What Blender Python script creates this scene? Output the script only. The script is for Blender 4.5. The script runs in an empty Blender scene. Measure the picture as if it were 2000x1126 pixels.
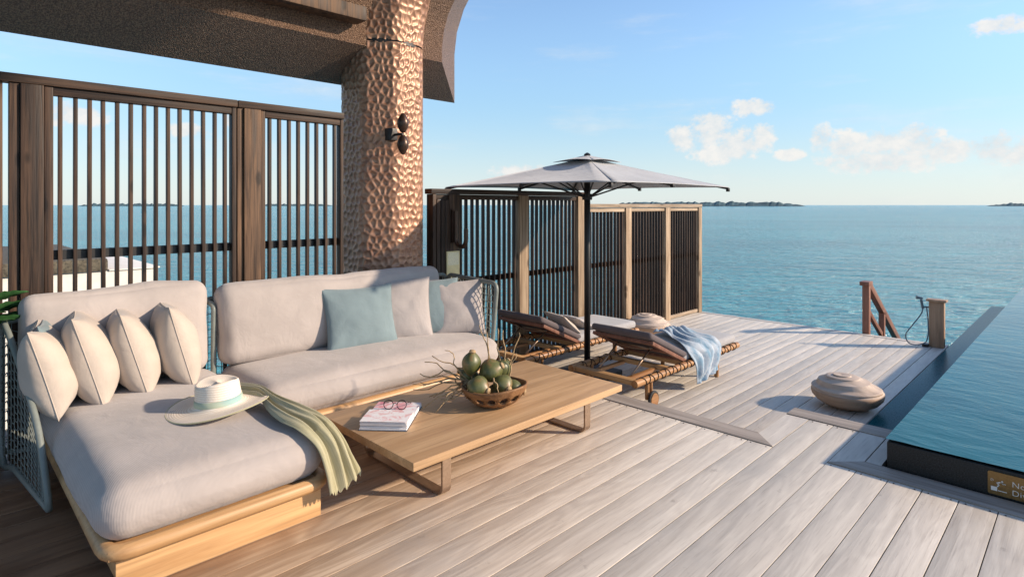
import bpy, bmesh, math, random
import numpy as np
from mathutils import Vector, Matrix, noise
random.seed(7); rng = np.random.default_rng(7)
sc = bpy.context.scene; COL = sc.collection
R = math.radians; PI = math.pi
# ------------------------------------------------------------------ camera
cd = bpy.data.cameras.new('camera'); cam = bpy.data.objects.new('camera', cd); COL.objects.link(cam)
cam.location = (0, 0, 1.5); cam.rotation_euler = (R(90), 0, R(45))
cd.sensor_width = 36; cd.lens = 36*1145/2000; cd.shift_y = -163/2000; cd.clip_start = .02; cd.clip_end = 60000
sc.camera = cam
# ------------------------------------------------------------------ light
SUN_EL, SUN_AZ = 24.0, 40.0          # azimuth: degrees from +X towards +Y
sdir = Vector((math.cos(R(SUN_EL))*math.cos(R(SUN_AZ)), math.cos(R(SUN_EL))*math.sin(R(SUN_AZ)), math.sin(R(SUN_EL))))
w = bpy.data.worlds.new('World'); sc.world = w; w.use_nodes = True
wn, wl = w.node_tree.nodes, w.node_tree.links
bg = wn['Background']; bg.inputs['Strength'].default_value = .15
sky = wn.new('ShaderNodeTexSky'); sky.sky_type = 'NISHITA'; sky.sun_disc = False
sky.sun_elevation = R(SUN_EL); sky.sun_rotation = R(90-SUN_AZ); sky.air_density = 1.0; sky.dust_density = .3; sky.ozone_density = 2.8
sl = bpy.data.lights.new('sun', 'SUN'); sl.energy = 3.7; sl.angle = R(1.6); sl.color = (1, .82, .63)
so = bpy.data.objects.new('sun', sl); COL.objects.link(so); so.rotation_euler = sdir.to_track_quat('Z', 'Y').to_euler()
vs = sc.view_settings; vs.view_transform = 'Standard'; vs.look = 'None'; vs.gamma = 1; vs.exposure = .72
def wmath(op, a, b=None, c=None):
    n = wn.new('ShaderNodeMath'); n.operation = op
    for i, q in enumerate((a, b, c)):
        if q is None: continue
        if isinstance(q, (int, float)): n.inputs[i].default_value = q
        else: wl.new(q, n.inputs[i])
    return n.outputs[0]
def clouds():
    tc = wn.new('ShaderNodeTexCoord'); sep = wn.new('ShaderNodeSeparateXYZ'); wl.new(tc.outputs['Generated'], sep.inputs[0])
    az = wmath('ARCTAN2', sep.outputs[1], sep.outputs[0]); el = wmath('ARCSINE', sep.outputs[2])
    cmb = wn.new('ShaderNodeCombineXYZ'); wl.new(az, cmb.inputs[0]); wl.new(el, cmb.inputs[1])
    def nz(scale, det, rough, sx=1, sy=1):
        mp = wn.new('ShaderNodeMapping'); mp.inputs['Scale'].default_value = (sx, sy, 1); wl.new(cmb.outputs[0], mp.inputs[0])
        n = wn.new('ShaderNodeTexNoise'); n.inputs['Scale'].default_value = scale; n.inputs['Detail'].default_value = det; n.inputs['Roughness'].default_value = rough
        wl.new(mp.outputs[0], n.inputs['Vector']); return n.outputs['Fac']
    puff = nz(26, 7, .62, 1, 1.2); fine = nz(70, 6, .6)
    env = None
    # heaps of cumulus: azimuth, elevation, half width, half height (degrees)
    for a, e, wa, we in [(116.4,7.0,2.2,2.1),(118.9,6.2,1.5,1.4),(114.0,5.6,2.4,1.6),(111.9,6.0,1.2,1.3),(112.6,8.7,2.3,.8),(115.5,4.8,2.8,1.1),(109.6,4.4,1.2,.6),
                         (107.2,5.7,1.0,1.2),(105.4,5.0,1.9,1.4),(102.6,5.0,2.1,1.4),(100.3,5.0,1.8,1.6),(98.4,4.2,1.9,1.1),(103,3.6,4.8,1.0),
                         (95.6,4.4,1.7,1.4),(93.6,3.8,2.2,1.2),(90.5,4.4,2.5,1.5),(86.0,4.6,3.0,1.6),(81.0,4.0,3.5,1.3),(95.0,13.2,2.1,.75),(89.5,13.8,2.2,.7),
                         (134,3.2,3.0,.8),(160,7.5,1.5,.7),(164,6.3,2,.6),(172,7,2.5,.9),(200,5,5,1.6),(225,4.5,6,1.8),(260,5,5,1.8),(300,4.5,6,1.6),(340,5,5,1.6),(20,4,6,1.4),(55,4.4,5,1.4),(70,4.6,4,1.5)]:
        a = (a+180) % 360-180
        dx = wmath('DIVIDE', wmath('SUBTRACT', az, R(a)), R(wa)); dy = wmath('DIVIDE', wmath('SUBTRACT', el, R(e)), R(we))
        q = wmath('SUBTRACT', 1.0, wmath('ADD', wmath('MULTIPLY', dx, dx), wmath('MULTIPLY', dy, dy)))
        env = q if env is None else wmath('MAXIMUM', env, q)
    env = wmath('MAXIMUM', env, -1.2)
    dens = wmath('ADD', wmath('MULTIPLY', env, .56), wmath('ADD', wmath('MULTIPLY', wmath('SUBTRACT', puff, .5), 2.1), wmath('MULTIPLY', wmath('SUBTRACT', fine, .5), 1.2)))
    mr = wn.new('ShaderNodeMapRange'); mr.interpolation_type = 'SMOOTHSTEP'; wl.new(dens, mr.inputs[0]); mr.inputs[1].default_value = -.12; mr.inputs[2].default_value = .5
    mr.inputs[4].default_value = .93
    wisp = nz(3.2, 6, .6, 1, 5.5)
    m2 = wn.new('ShaderNodeMapRange'); m2.interpolation_type = 'SMOOTHSTEP'; wl.new(wisp, m2.inputs[0]); m2.inputs[1].default_value = .5; m2.inputs[2].default_value = .8; m2.inputs[4].default_value = .42
    fac = wmath('MAXIMUM', mr.outputs[0], m2.outputs[0])
    # cloud tone: sunlit tops, blue-grey hollows, from the cloud's own relief
    tone = wn.new('ShaderNodeMapRange'); wl.new(puff, tone.inputs[0]); tone.inputs[1].default_value = .35; tone.inputs[2].default_value = .62
    cc = wn.new('ShaderNodeMix'); cc.data_type = 'RGBA'; wl.new(tone.outputs[0], cc.inputs[0]); cc.inputs[6].default_value = (2.9, 3.15, 3.3, 1); cc.inputs[7].default_value = (3.8, 3.7, 3.55, 1)
    hz = wn.new('ShaderNodeMapRange'); hz.interpolation_type = 'SMOOTHERSTEP'; wl.new(el, hz.inputs[0]); hz.inputs[1].default_value = R(-6); hz.inputs[2].default_value = R(27); hz.inputs[3].default_value = .9; hz.inputs[4].default_value = 0
    hm = wn.new('ShaderNodeMix'); hm.data_type = 'RGBA'; wl.new(hz.outputs[0], hm.inputs[0]); wl.new(sky.outputs[0], hm.inputs[6]); 
    hb = wn.new('ShaderNodeMapRange'); hb.interpolation_type = 'SMOOTHSTEP'; wl.new(el, hb.inputs[0]); hb.inputs[1].default_value = R(-2); hb.inputs[2].default_value = R(11)
    hc = wn.new('ShaderNodeMix'); hc.data_type = 'RGBA'; wl.new(hb.outputs[0], hc.inputs[0]); hc.inputs[6].default_value = (2.95, 3.25, 3.3, 1); hc.inputs[7].default_value = (1.3, 2.25, 2.95, 1); wl.new(hc.outputs[2], hm.inputs[7])
    mx = wn.new('ShaderNodeMix'); mx.data_type = 'RGBA'; wl.new(fac, mx.inputs[0]); wl.new(hm.outputs[2], mx.inputs[6]); wl.new(cc.outputs[2], mx.inputs[7])
    wl.new(mx.outputs[2], bg.inputs['Color'])
clouds()
# ------------------------------------------------------------------ materials
class NT:
    def __init__(s, name):
        s.m = bpy.data.materials.new(name); s.m.use_nodes = True; s.n = s.m.node_tree.nodes; s.l = s.m.node_tree.links; s.b = s.n['Principled BSDF']
    def put(s, sock, v):
        if isinstance(v, bpy.types.NodeSocket): s.l.new(v, sock)
        elif isinstance(v, tuple) and len(v) == 3 and sock.type == 'RGBA': sock.default_value = (*v, 1)
        else: sock.default_value = v
    def math(s, op, *a):
        n = s.n.new('ShaderNodeMath'); n.operation = op
        for i, q in enumerate(a): s.put(n.inputs[i], q)
        return n.outputs[0]
    def mix(s, f, a, b, blend='MIX'):
        n = s.n.new('ShaderNodeMix'); n.data_type = 'RGBA'; n.blend_type = blend; s.put(n.inputs[0], f); s.put(n.inputs[6], a); s.put(n.inputs[7], b); return n.outputs[2]
    def rng(s, v, a, b, c=0, d=1, smooth=True):
        n = s.n.new('ShaderNodeMapRange'); n.interpolation_type = 'SMOOTHSTEP' if smooth else 'LINEAR'; s.put(n.inputs[0], v)
        for i, q in enumerate((a, b, c, d)): n.inputs[1+i].default_value = q
        return n.outputs[0]
    def coord(s, kind='Object', scale=(1,1,1), rand=0, warp=0):
        if kind == 'Position': o = s.n.new('ShaderNodeNewGeometry').outputs['Position']
        else: o = s.n.new('ShaderNodeTexCoord').outputs[kind]
        if rand:
            oi = s.n.new('ShaderNodeObjectInfo'); v = s.n.new('ShaderNodeVectorMath'); v.operation = 'ADD'; s.l.new(o, v.inputs[0])
            c = s.n.new('ShaderNodeCombineXYZ')
            for i, k in enumerate((rand, rand*1.7, rand*.6)): s.l.new(s.math('MULTIPLY', oi.outputs['Random'], k), c.inputs[i])
            s.l.new(c.outputs[0], v.inputs[1]); o = v.outputs[0]
        mp = s.n.new('ShaderNodeMapping'); mp.inputs['Scale'].default_value = scale; s.l.new(o, mp.inputs[0]); return mp.outputs[0]
    def noise(s, vec, scale, detail=4, rough=.55, dist=0):
        n = s.n.new('ShaderNodeTexNoise'); s.l.new(vec, n.inputs['Vector'])
        for k, v in (('Scale', scale), ('Detail', detail), ('Roughness', rough), ('Distortion', dist)): n.inputs[k].default_value = v
        return n.outputs['Fac']
    def bump(s, h, strength, dist=.01, nrm=None):
        n = s.n.new('ShaderNodeBump'); n.inputs['Strength'].default_value = strength; n.inputs['Distance'].default_value = dist; s.l.new(h, n.inputs['Height'])
        if nrm: s.l.new(nrm, n.inputs['Normal'])
        return n.outputs[0]
    def rand(s): return s.n.new('ShaderNodeObjectInfo').outputs['Random']
    def out(s, col, rough=.6, nrm=None, **k):
        s.put(s.b.inputs['Base Color'], col); s.put(s.b.inputs['Roughness'], rough)
        if nrm is not None: s.l.new(nrm, s.b.inputs['Normal'])
        for q, v in k.items(): s.put(s.b.inputs[q.replace('_', ' ')], v)
        return s.m
def wood(name, c1, c2, axis=1, scale=1.0, rough=.55, bump=.25, var=.25, knots=False, dark=None, spec=.3, streak=.35):
    t = NT(name); sc3 = [26*scale]*3; sc3[axis] = 1.3*scale
    v = t.coord('Object', tuple(sc3), rand=13)
    g = t.noise(v, 1.0, 6, .6, .6); sc4 = [95*scale]*3; sc4[axis] = 3*scale
    f = t.noise(t.coord('Object', tuple(sc4), rand=9), 1.0, 3, .6)
    col = t.mix(t.rng(g, .3, .7), c1, c2)
    col = t.mix(t.rng(f, .45, .75, 0, streak), col, tuple(x*.45 for x in c1))
    if knots:
        sk = [7*scale]*3; sk[axis] = 3.2*scale
        vo = t.n.new('ShaderNodeTexVoronoi'); t.l.new(t.coord('Object', tuple(sk), rand=5), vo.inputs['Vector']); vo.inputs['Scale'].default_value = 1.0
        col = t.mix(t.rng(vo.outputs['Distance'], .09, .2, .8, 0), col, tuple(x*.3 for x in c1))
    if var: col = t.mix(1.0, col, t.mix(t.rand(), (1-var,)*3, (1+var*.4,)*3), 'MULTIPLY')
    h = t.math('ADD', g, t.math('MULTIPLY', f, .6))
    return t.out(col, t.rng(g, .2, .8, rough-.1, rough+.15), t.bump(h, bump, .004), Specular_IOR_Level=spec)
def deckmat(name, lower):
    t = NT(name); pos = t.n.new('ShaderNodeNewGeometry').outputs['Position']; sp = t.n.new('ShaderNodeSeparateXYZ'); t.l.new(pos, sp.inputs[0])
    g = t.noise(t.coord('Position', (16, 1.0, 1), rand=17), 1.0, 6, .62, 1.2)
    wv = t.noise(t.coord('Position', (5.5, .75, 1), rand=23), 1.0, 2, .5, .8)
    rings = t.math('PINGPONG', t.math('MULTIPLY', wv, 9.0), .5)
    f = t.noise(t.coord('Position', (150, 5, 1), rand=9), 1.0, 3, .6)
    blot = t.noise(t.coord('Position', (1, 1, 1)), 1.1, 5, .6)
    spots = t.noise(t.coord('Position', (1, 1, 1), rand=3), 9, 4, .7)
    grey = t.mix(t.rng(g, .3, .72), (.58, .52, .445), (.71, .65, .57))
    grey = t.mix(t.rng(rings, .0, .5, .18, 0), grey, (.36, .31, .27))
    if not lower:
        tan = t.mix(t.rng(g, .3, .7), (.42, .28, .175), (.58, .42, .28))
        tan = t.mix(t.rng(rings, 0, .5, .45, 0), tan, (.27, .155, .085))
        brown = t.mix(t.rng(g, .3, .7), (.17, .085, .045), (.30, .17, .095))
        k = t.math('ADD', t.math('ADD', sp.outputs[0], t.math('MULTIPLY', sp.outputs[1], .48)), t.math('MULTIPLY', blot, .6))  # boards run from brown through tan to grey across the terrace
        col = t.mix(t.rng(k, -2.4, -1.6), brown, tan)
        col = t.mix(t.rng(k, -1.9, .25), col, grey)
    else: col = grey
    col = t.mix(t.rng(f, .5, .8, 0, .34), col, (.17, .13, .10))
    col = t.mix(t.rng(blot, .52, .7, 0, .22), col, (.33, .33, .33))
    col = t.mix(t.rng(spots, .64, .76, 0, .45), col, (.2, .17, .15))
    col = t.mix(1.0, col, t.mix(t.rand(), (.86, .86, .86), (1.06, 1.05, 1.04)), 'MULTIPLY')
    h = t.math('ADD', g, t.math('MULTIPLY', f, .8))
    return t.out(col, t.rng(g, .2, .8, .42, .62), t.bump(h, .22, .004), Specular_IOR_Level=.35)
def fabric(name, c1, weave=520, var=.10, bump=.3, rough=.9, sheen=.25, rib=False):
    t = NT(name); ob = t.coord('Object')
    if rib:
        wv = t.n.new('ShaderNodeTexWave'); wv.inputs['Scale'].default_value = 70; wv.bands_direction = 'Y'; wv.inputs['Distortion'].default_value = .4; t.l.new(ob, wv.inputs['Vector']); a = wv.outputs['Fac']
    else: a = t.noise(ob, weave, 2, .6)
    b = t.noise(ob, 3.2, 4, .6); th = t.noise(t.coord('Object', (1, 8, 8)), 60, 2, .6)
    col = t.mix(t.rng(b, .3, .7), tuple(x*(1-var) for x in c1), tuple(min(1, x*(1+var*.6)) for x in c1))
    col = t.mix(t.rng(a, .3, .8, 0, .22), col, tuple(x*.6 for x in c1))
    col = t.mix(t.rng(th, .45, .8, 0, .12), col, tuple(x*.7 for x in c1))
    wr = t.noise(t.coord('Object', (1, 1, 1), rand=4), 7, 3, .55, .5)
    n1 = t.bump(wr, .16, .05); n2 = t.bump(a, bump, .0015, n1)
    return t.out(col, rough, n2, Sheen_Weight=sheen, Sheen_Roughness=.5, Specular_IOR_Level=.15)
def plain(name, c, rough=.5, metal=0, nscale=30, amt=.15, bump=.08, spec=.5, kind='Object'):
    t = NT(name); n = t.noise(t.coord(kind), nscale, 5, .6)
    col = t.mix(t.rng(n, .3, .7), tuple(x*(1-amt) for x in c), tuple(min(1, x*(1+amt)) for x in c))
    return t.out(col, t.rng(n, .2, .8, max(.03, rough-.08), min(1, rough+.1)), t.bump(n, bump, .004), Metallic=metal, Specular_IOR_Level=spec)
M = {}
M['deck'] = deckmat('brown_to_grey_deck_wood', False); M['deck2'] = deckmat('silvered_deck_wood', True)
M['under'] = plain('dark_joist', (.02, .016, .013), .9)
M['fence'] = wood('dark_stained_wood', (.018, .010, .007), (.085, .048, .030), 2, 1.0, .55, .5, .35, True, streak=.8)
M['fencey'] = wood('dark_stained_rail', (.018, .010, .007), (.085, .048, .030), 1, 1.0, .55, .5, .25, True, streak=.8)
M['post'] = wood('weathered_post', (.045, .025, .016), (.19, .11, .064), 2, .9, .6, .5, .25, True, streak=.8)
M['pale'] = wood('pale_post', (.26, .17, .10), (.50, .37, .25), 2, .9, .65, .45, .2, True, streak=.8)  # paler wood tone for the posts of the right-hand fences
M['paley'] = wood('pale_rail', (.28, .20, .13), (.52, .40, .29), 1, .9, .65, .4, .15, True, streak=.8)
M['black'] = plain('black_steel', (.012, .011, .011), .5)
M['teak'] = wood('honey_teak', (.45, .25, .11), (.62, .385, .185), 1, .7, .42, .12, .12, spec=.4)
M['teakx'] = wood('honey_teak_cross', (.45, .25, .11), (.62, .385, .185), 0, .7, .42, .12, .12, spec=.4)
M['teak2'] = wood('oiled_teak', (.27, .12, .045), (.46, .24, .10), 1, .7, .42, .12, .12, spec=.4); M['oak'] = wood('pale_oak', (.42, .25, .125), (.56, .36, .195), 1, .55, .40, .08, .0, spec=.45)
M['bronze'] = plain('brushed_bronze', (.34, .24, .17), .38, .75, 60, .1)
M['fab'] = fabric('taupe_upholstery', (.45, .395, .365), rib=True)
M['fabp'] = fabric('taupe_pillow_cloth', (.41, .37, .355))
M['cream'] = fabric('cream_pillow_cloth', (.52, .44, .37))
M['teal'] = fabric('pale_teal_cloth', (.20, .262, .28))
M['grey'] = fabric('grey_lounger_cloth', (.40, .385, .38)); M['dk'] = fabric('dark_sling_cloth', (.055, .038, .036), sheen=.05)
M['dusk'] = fabric('dark_taupe_cloth', (.13, .105, .105), sheen=.1); M['cord'] = plain('sage_cord', (.19, .21, .19), .7); M['frame'] = plain('sage_metal', (.19, .21, .19), .45, 0, 25, .06)
M['rope'] = plain('dark_rope', (.03, .024, .02), .85)
M['rubber'] = plain('rubber', (.02, .02, .02), .7)
M['granite'] = plain('dark_granite', (.012, .013, .014), .4, 0, 150, .95, .25, .3)
M['wet'] = plain('wet_teal_stone', (.008, .095, .115), .3, 0, 90, .25, .06, .10)
M['canvas'] = fabric('taupe_canvas', (.45, .45, .455), bump=.1)
M['clay'] = wood('turned_timber', (.44, .28, .18), (.57, .39, .26), 0, .35, .6, .1, .15)
M['redwood'] = wood('red_brown_timber', (.20, .085, .055), (.31, .145, .095), 2, .8, .5, .25, .15)
M['white'] = plain('white_render', (.78, .72, .64), .85, 0, 8, .06, .1)
M['thatch'] = plain('dark_thatch', (.10, .085, .06), .95, 0, 30, .5, .8)
M['brass'] = plain('brass_plate', (.26, .155, .055), .35, .55, 120, .12)
M['print'] = plain('white_print', (.78, .74, .68), .6)
M['paper'] = plain('paper', (.80, .77, .76), .7, 0, 12, .04)
M['cover'] = plain('dark_cover', (.05, .05, .06), .5)
M['glassesm'] = plain('dark_acetate', (.02, .012, .012), .25)
M['twig'] = plain('dry_twig', (.40, .27, .14), .8, 0, 40, .35, .3)
M['hose'] = plain('grey_hose', (.10, .15, .18), .3)
M['plaque'] = plain('cream_plaque', (.82, .68, .36), .5, 0, 14, .06); M['plaque2'] = plain('cream_plaque_print', (.85, .76, .52), .5, 0, 90, .12)
M['leaf'] = plain('glossy_leaf', (.035, .10, .03), .35, 0, 14, .35, .2); M['isle'] = plain('far_forest', (.06, .11, .12), .95, 0, .05, .4, 0, kind='Position')
M['sand'] = plain('pot_clay', (.35, .30, .26), .8)
def m_copper():
    t = NT('hammered_copper'); n = t.noise(t.coord('Object'), 9, 5, .6); f = t.noise(t.coord('Object'), 120, 3, .6)
    col = t.mix(t.rng(n, .3, .7), (.29, .145, .09), (.41, .23, .145))
    return t.out(col, t.rng(n, .2, .8, .34, .5), t.bump(f, .12, .003), Metallic=.35, Specular_IOR_Level=.5)
M['copper'] = m_copper()
def m_roof():
    t = NT('pebbled_bronze_render'); v = t.n.new('ShaderNodeTexVoronoi'); v.inputs['Scale'].default_value = 120; t.l.new(t.coord('Object'), v.inputs['Vector'])
    n = t.noise(t.coord('Object'), 80, 3, .6)
    h = t.math('SUBTRACT', n, t.math('MULTIPLY', v.outputs['Distance'], .9))
    col = t.mix(t.rng(n, .35, .7), (.11, .06, .037), (.30, .185, .12))
    return t.out(col, .42, t.bump(h, 1.0, .012), Specular_IOR_Level=.5, Metallic=.2)
M['roof'] = m_roof()
def m_sea():
    t = NT('sea_water'); pos = t.n.new('ShaderNodeNewGeometry').outputs['Position']
    def cr(sx, sy, rot=45):
        mp = t.n.new('ShaderNodeMapping'); mp.inputs['Rotation'].default_value = (0, 0, R(-rot)); t.l.new(pos, mp.inputs[0])
        m2 = t.n.new('ShaderNodeMapping'); m2.inputs['Scale'].default_value = (sx, sy, 1); t.l.new(mp.outputs[0], m2.inputs[0]); return m2.outputs[0]
    a = t.noise(cr(.30, .75, 40), 1, 5, .6, .3); b = t.noise(cr(1.6, 3.2, 52), 1, 5, .62, .4); c = t.noise(cr(.02, .06, 45), 1, 4, .6)
    col = t.mix(t.rng(c, .35, .65), (.014, .245, .335), (.03, .33, .415))
    h = t.math('ADD', a, t.math('MULTIPLY', b, .38))
    return t.out(col, .12, t.bump(h, .9, 1.5), IOR=1.33, Specular_IOR_Level=.32)
M['sea'] = m_sea()
def m_pool():
    t = NT('pool_water'); v = t.coord('Position', (1, 1.9, 1)); a = t.noise(v, 4.2, 4, .55, .6); b = t.noise(v, 17, 3, .55, .4)
    h = t.math('ADD', a, t.math('MULTIPLY', b, .22))
    c = t.noise(t.coord('Position'), .9, 3, .5)
    col = t.mix(t.rng(c, .3, .7), (.004, .085, .108), (.008, .12, .145))
    return t.out(col, .05, t.bump(h, .22, .03), IOR=1.33, Specular_IOR_Level=.3)
M['pool'] = m_pool()
def m_coco():
    t = NT('green_coconut_husk'); n = t.noise(t.coord('Object', (1, 1, 1), rand=5), 9, 5, .6); f = t.noise(t.coord('Object', (1, 1, 1), rand=5), 60, 3, .6)
    col = t.mix(t.rng(n, .35, .68), (.075, .08, .022), (.155, .155, .055)); col = t.mix(t.rng(n, .54, .68, 0, .85), col, (.25, .13, .055)); col = t.mix(t.rng(f, .66, .8, 0, .6), col, (.13, .07, .03))
    return t.out(col, .42, t.bump(f, .15, .003))
M['coco'] = m_coco()
def m_straw():
    t = NT('woven_straw'); tc = t.n.new('ShaderNodeTexCoord').outputs['Object']; sp = t.n.new('ShaderNodeSeparateXYZ'); t.l.new(tc, sp.inputs[0])
    r = t.math('SQRT', t.math('ADD', t.math('POWER', sp.outputs[0], 2.0), t.math('POWER', sp.outputs[1], 2.0)))
    k = t.math('ADD', r, t.math('MULTIPLY', sp.outputs[2], 1.0)); ring = t.math('PINGPONG', t.math('MULTIPLY', k, 95.0), .5)
    n = t.noise(tc, 260, 2, .6)
    col = t.mix(t.rng(ring, 0, .5), (.72, .60, .48), (.87, .78, .67)); col = t.mix(t.rng(n, .4, .8, 0, .3), col, (.45, .36, .24))
    return t.out(col, .75, t.bump(t.math('ADD', ring, t.math('MULTIPLY', n, .6)), .5, .003))
M['straw'] = m_straw()
def m_band():
    t = NT('ombre_band'); n = t.noise(t.coord('Object', (1, 1, 1)), 5, 2, .5); col = t.mix(t.rng(n, .38, .62), (.28, .42, .40), (.46, .50, .36)); return t.out(col, .8)
M['band'] = m_band()
def m_scarf():
    t = NT('sheer_olive_scarf'); f = t.noise(t.coord('UV', (70, 3, 1)), 1, 4, .6); n = t.noise(t.coord('UV', (6, 4, 1)), 1, 3, .5)
    col = t.mix(t.rng(n, .3, .7), (.37, .335, .19), (.48, .44, .28)); col = t.mix(t.rng(f, .45, .75, 0, .4), col, (.25, .21, .10))
    return t.out(col, .85, t.bump(f, .5, .006), Alpha=.93, Sheen_Weight=.3, Subsurface_Weight=0.0)
M['scarf'] = m_scarf()
def m_towel():
    t = NT('blue_grey_towel'); n = t.noise(t.coord('UV', (5, 5, 1)), 1, 4, .6); f = t.noise(t.coord('UV', (220, 220, 1)), 1, 2, .6)
    col = t.mix(t.rng(n, .35, .65), (.16, .28, .38), (.50, .54, .58)); return t.out(col, .95, t.bump(f, .5, .003), Sheen_Weight=.3)
M['towel'] = m_towel()
def m_page():
    t = NT('printed_page'); n = t.noise(t.coord('Object', (1, 1, 1)), 11, 4, .6, .8); col = t.mix(t.rng(n, .42, .56), (.80, .78, .80), (.74, .36, .40)); col = t.mix(t.rng(n, .56, .68, 0, .7), col, (.56, .14, .22)); return t.out(col, .45)
M['page'] = m_page()
def m_pagel():
    t = NT('pale_printed_page'); n = t.noise(t.coord('Object', (1, 1, 1)), 16, 4, .6, .8); col = t.mix(t.rng(n, .50, .66), (.82, .79, .79), (.74, .42, .42)); return t.out(col, .45)
M['pagel'] = m_pagel()
def m_lens():
    t = NT('spectacle_lens'); return t.out((.9, .8, .8), .05, Transmission_Weight=1.0, IOR=1.0, Alpha=.35)
M['lens'] = m_lens()
# ------------------------------------------------------------------ builders
ORG = {}
def tag(o, label=None, cat=None, group=None, kind=None):
    for k, v in (('label', label), ('category', cat), ('group', group), ('kind', kind)):
        if v: o[k] = v
    return o
def thing(name, loc, label, cat, group=None):
    o = bpy.data.objects.new(name, None); o.empty_display_size = .1; COL.objects.link(o); o.location = loc; ORG[o] = Vector(loc); return tag(o, label, cat, group)
def link(name, me, m, parent=None, loc=(0, 0, 0)):
    o = bpy.data.objects.new(name, me); COL.objects.link(o)
    if m and not me.materials: me.materials.append(m)
    o.location = loc
    if parent: o.parent = parent
    ORG[o] = (ORG[parent] if parent else Vector()) + Vector(loc); return o
class MB:
    def __init__(s): s.v = []; s.f = []; s.uv = []
    def add(s, vs, fs): n = len(s.v); s.v += [tuple(p) for p in vs]; s.f += [tuple(i+n for i in f) for f in fs]; return s
    def box(s, c, d, rot=None, bev=0):
        bm = bmesh.new(); bmesh.ops.create_cube(bm, size=1)
        for q in bm.verts: q.co = Vector((q.co.x*d[0], q.co.y*d[1], q.co.z*d[2]))
        if bev: bmesh.ops.bevel(bm, geom=list(bm.edges), offset=bev, segments=2, affect='EDGES', profile=.6)
        mt = Matrix.Translation(c) @ (rot.to_4x4() if rot else Matrix())
        bm.verts.index_update(); s.add([mt @ q.co for q in bm.verts], [[q.index for q in f.verts] for f in bm.faces]); bm.free(); return s
    def lo_hi(s, a, b, bev=0): return s.box([(i+j)/2 for i, j in zip(a, b)], [j-i for i, j in zip(a, b)], None, bev)
    def tube(s, pts, r, n=10, closed=False, cap=True):
        pts = [Vector(p) for p in pts]; N = len(pts); rs = r if hasattr(r, '__len__') else [r]*N; vs = []
        up = None
        for i, p in enumerate(pts):
            if closed: t = pts[(i+1) % N]-pts[i-1]
            else: t = pts[min(i+1, N-1)]-pts[max(i-1, 0)]
            t.normalize()
            if up is None: up = t.orthogonal().normalized()
            up = (up-t*up.dot(t)); up = up.normalized() if up.length > 1e-6 else t.orthogonal().normalized()
            sd = t.cross(up)
            for k in range(n): a = 2*PI*k/n; vs.append(p+(up*math.cos(a)+sd*math.sin(a))*rs[i])
        fs = [[i*n+k, i*n+(k+1) % n, ((i+1) % N)*n+(k+1) % n, ((i+1) % N)*n+k] for i in range(N if closed else N-1) for k in range(n)]
        if cap and not closed: fs += [list(range(n))[::-1], list(range((N-1)*n, N*n))]
        return s.add(vs, fs)
    def lathe(s, prof, c=(0, 0, 0), n=32, fn=None):
        vs = []; fs = []
        for i, (r, z) in enumerate(prof):
            for k in range(n):
                a = 2*PI*k/n; p = Vector((r*math.cos(a), r*math.sin(a), z)); p = fn(p, a) if fn else p; vs.append(p+Vector(c))
        for i in range(len(prof)-1):
            for k in range(n): fs.append([i*n+k, i*n+(k+1) % n, (i+1)*n+(k+1) % n, (i+1)*n+k])
        if prof[0][0] > 1e-5: fs.append(list(range(n))[::-1])
        if prof[-1][0] > 1e-5: fs.append(list(range((len(prof)-1)*n, len(prof)*n)))
        return s.add(vs, fs)
    def prism(s, poly, z0, z1):
        n = len(poly); return s.add([(x, y, z0) for x, y in poly]+[(x, y, z1) for x, y in poly], [list(range(n))[::-1], list(range(n, 2*n))]+[[i, (i+1) % n, n+(i+1) % n, n+i] for i in range(n)])
    def grid(s, fn, nu, nv):
        s.add([fn(i/nu, j/nv) for j in range(nv+1) for i in range(nu+1)], [[j*(nu+1)+i, j*(nu+1)+i+1, (j+1)*(nu+1)+i+1, (j+1)*(nu+1)+i] for j in range(nv) for i in range(nu)]); s.uvg = (nu, nv); return s
    def mesh(s, name, off=(0, 0, 0), smooth=None):
        me = bpy.data.meshes.new(name); me.from_pydata([tuple(Vector(p)-Vector(off)) for p in s.v], [], s.f)
        if hasattr(s, 'uvg'):
            nu, nv = s.uvg; uv = me.uv_layers.new(name='UVMap'); k = 0
            for j in range(nv):
                for i in range(nu):
                    for di, dj in ((0, 0), (1, 0), (1, 1), (0, 1)): uv.data[k].uv = ((i+di)/nu, (j+dj)/nv); k += 1
        bm = bmesh.new(); bm.from_mesh(me); bmesh.ops.remove_doubles(bm, verts=bm.verts, dist=1e-6); bmesh.ops.recalc_face_normals(bm, faces=bm.faces); bm.to_mesh(me); bm.free()
        if smooth is True: me.shade_smooth()
        elif smooth: 
            me.shade_smooth(); me.set_sharp_from_angle(angle=R(smooth))
        return me
    def build(s, name, m, parent=None, smooth=35, **kw):
        o = link(name, s.mesh(name, ORG[parent] if parent else (0, 0, 0), smooth), M[m] if isinstance(m, str) else m, parent); return tag(o, **kw)
def solidify(o, t, off=0): md = o.modifiers.new('thick', 'SOLIDIFY'); md.thickness = t; md.offset = off; return o
def subsurf(o, n=1): md = o.modifiers.new('sub', 'SUBSURF'); md.levels = n; md.render_levels = n; return o
def copy_tree(o, parent=None):
    c = o.copy(); COL.objects.link(c); c.parent = parent
    for ch in list(o.children): copy_tree(ch, c)
    return c
def nz(p, s=1.0, seed=0): return noise.noise(Vector(p)*s+Vector((seed*7.3, seed*3.1, seed*1.7)))
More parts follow.
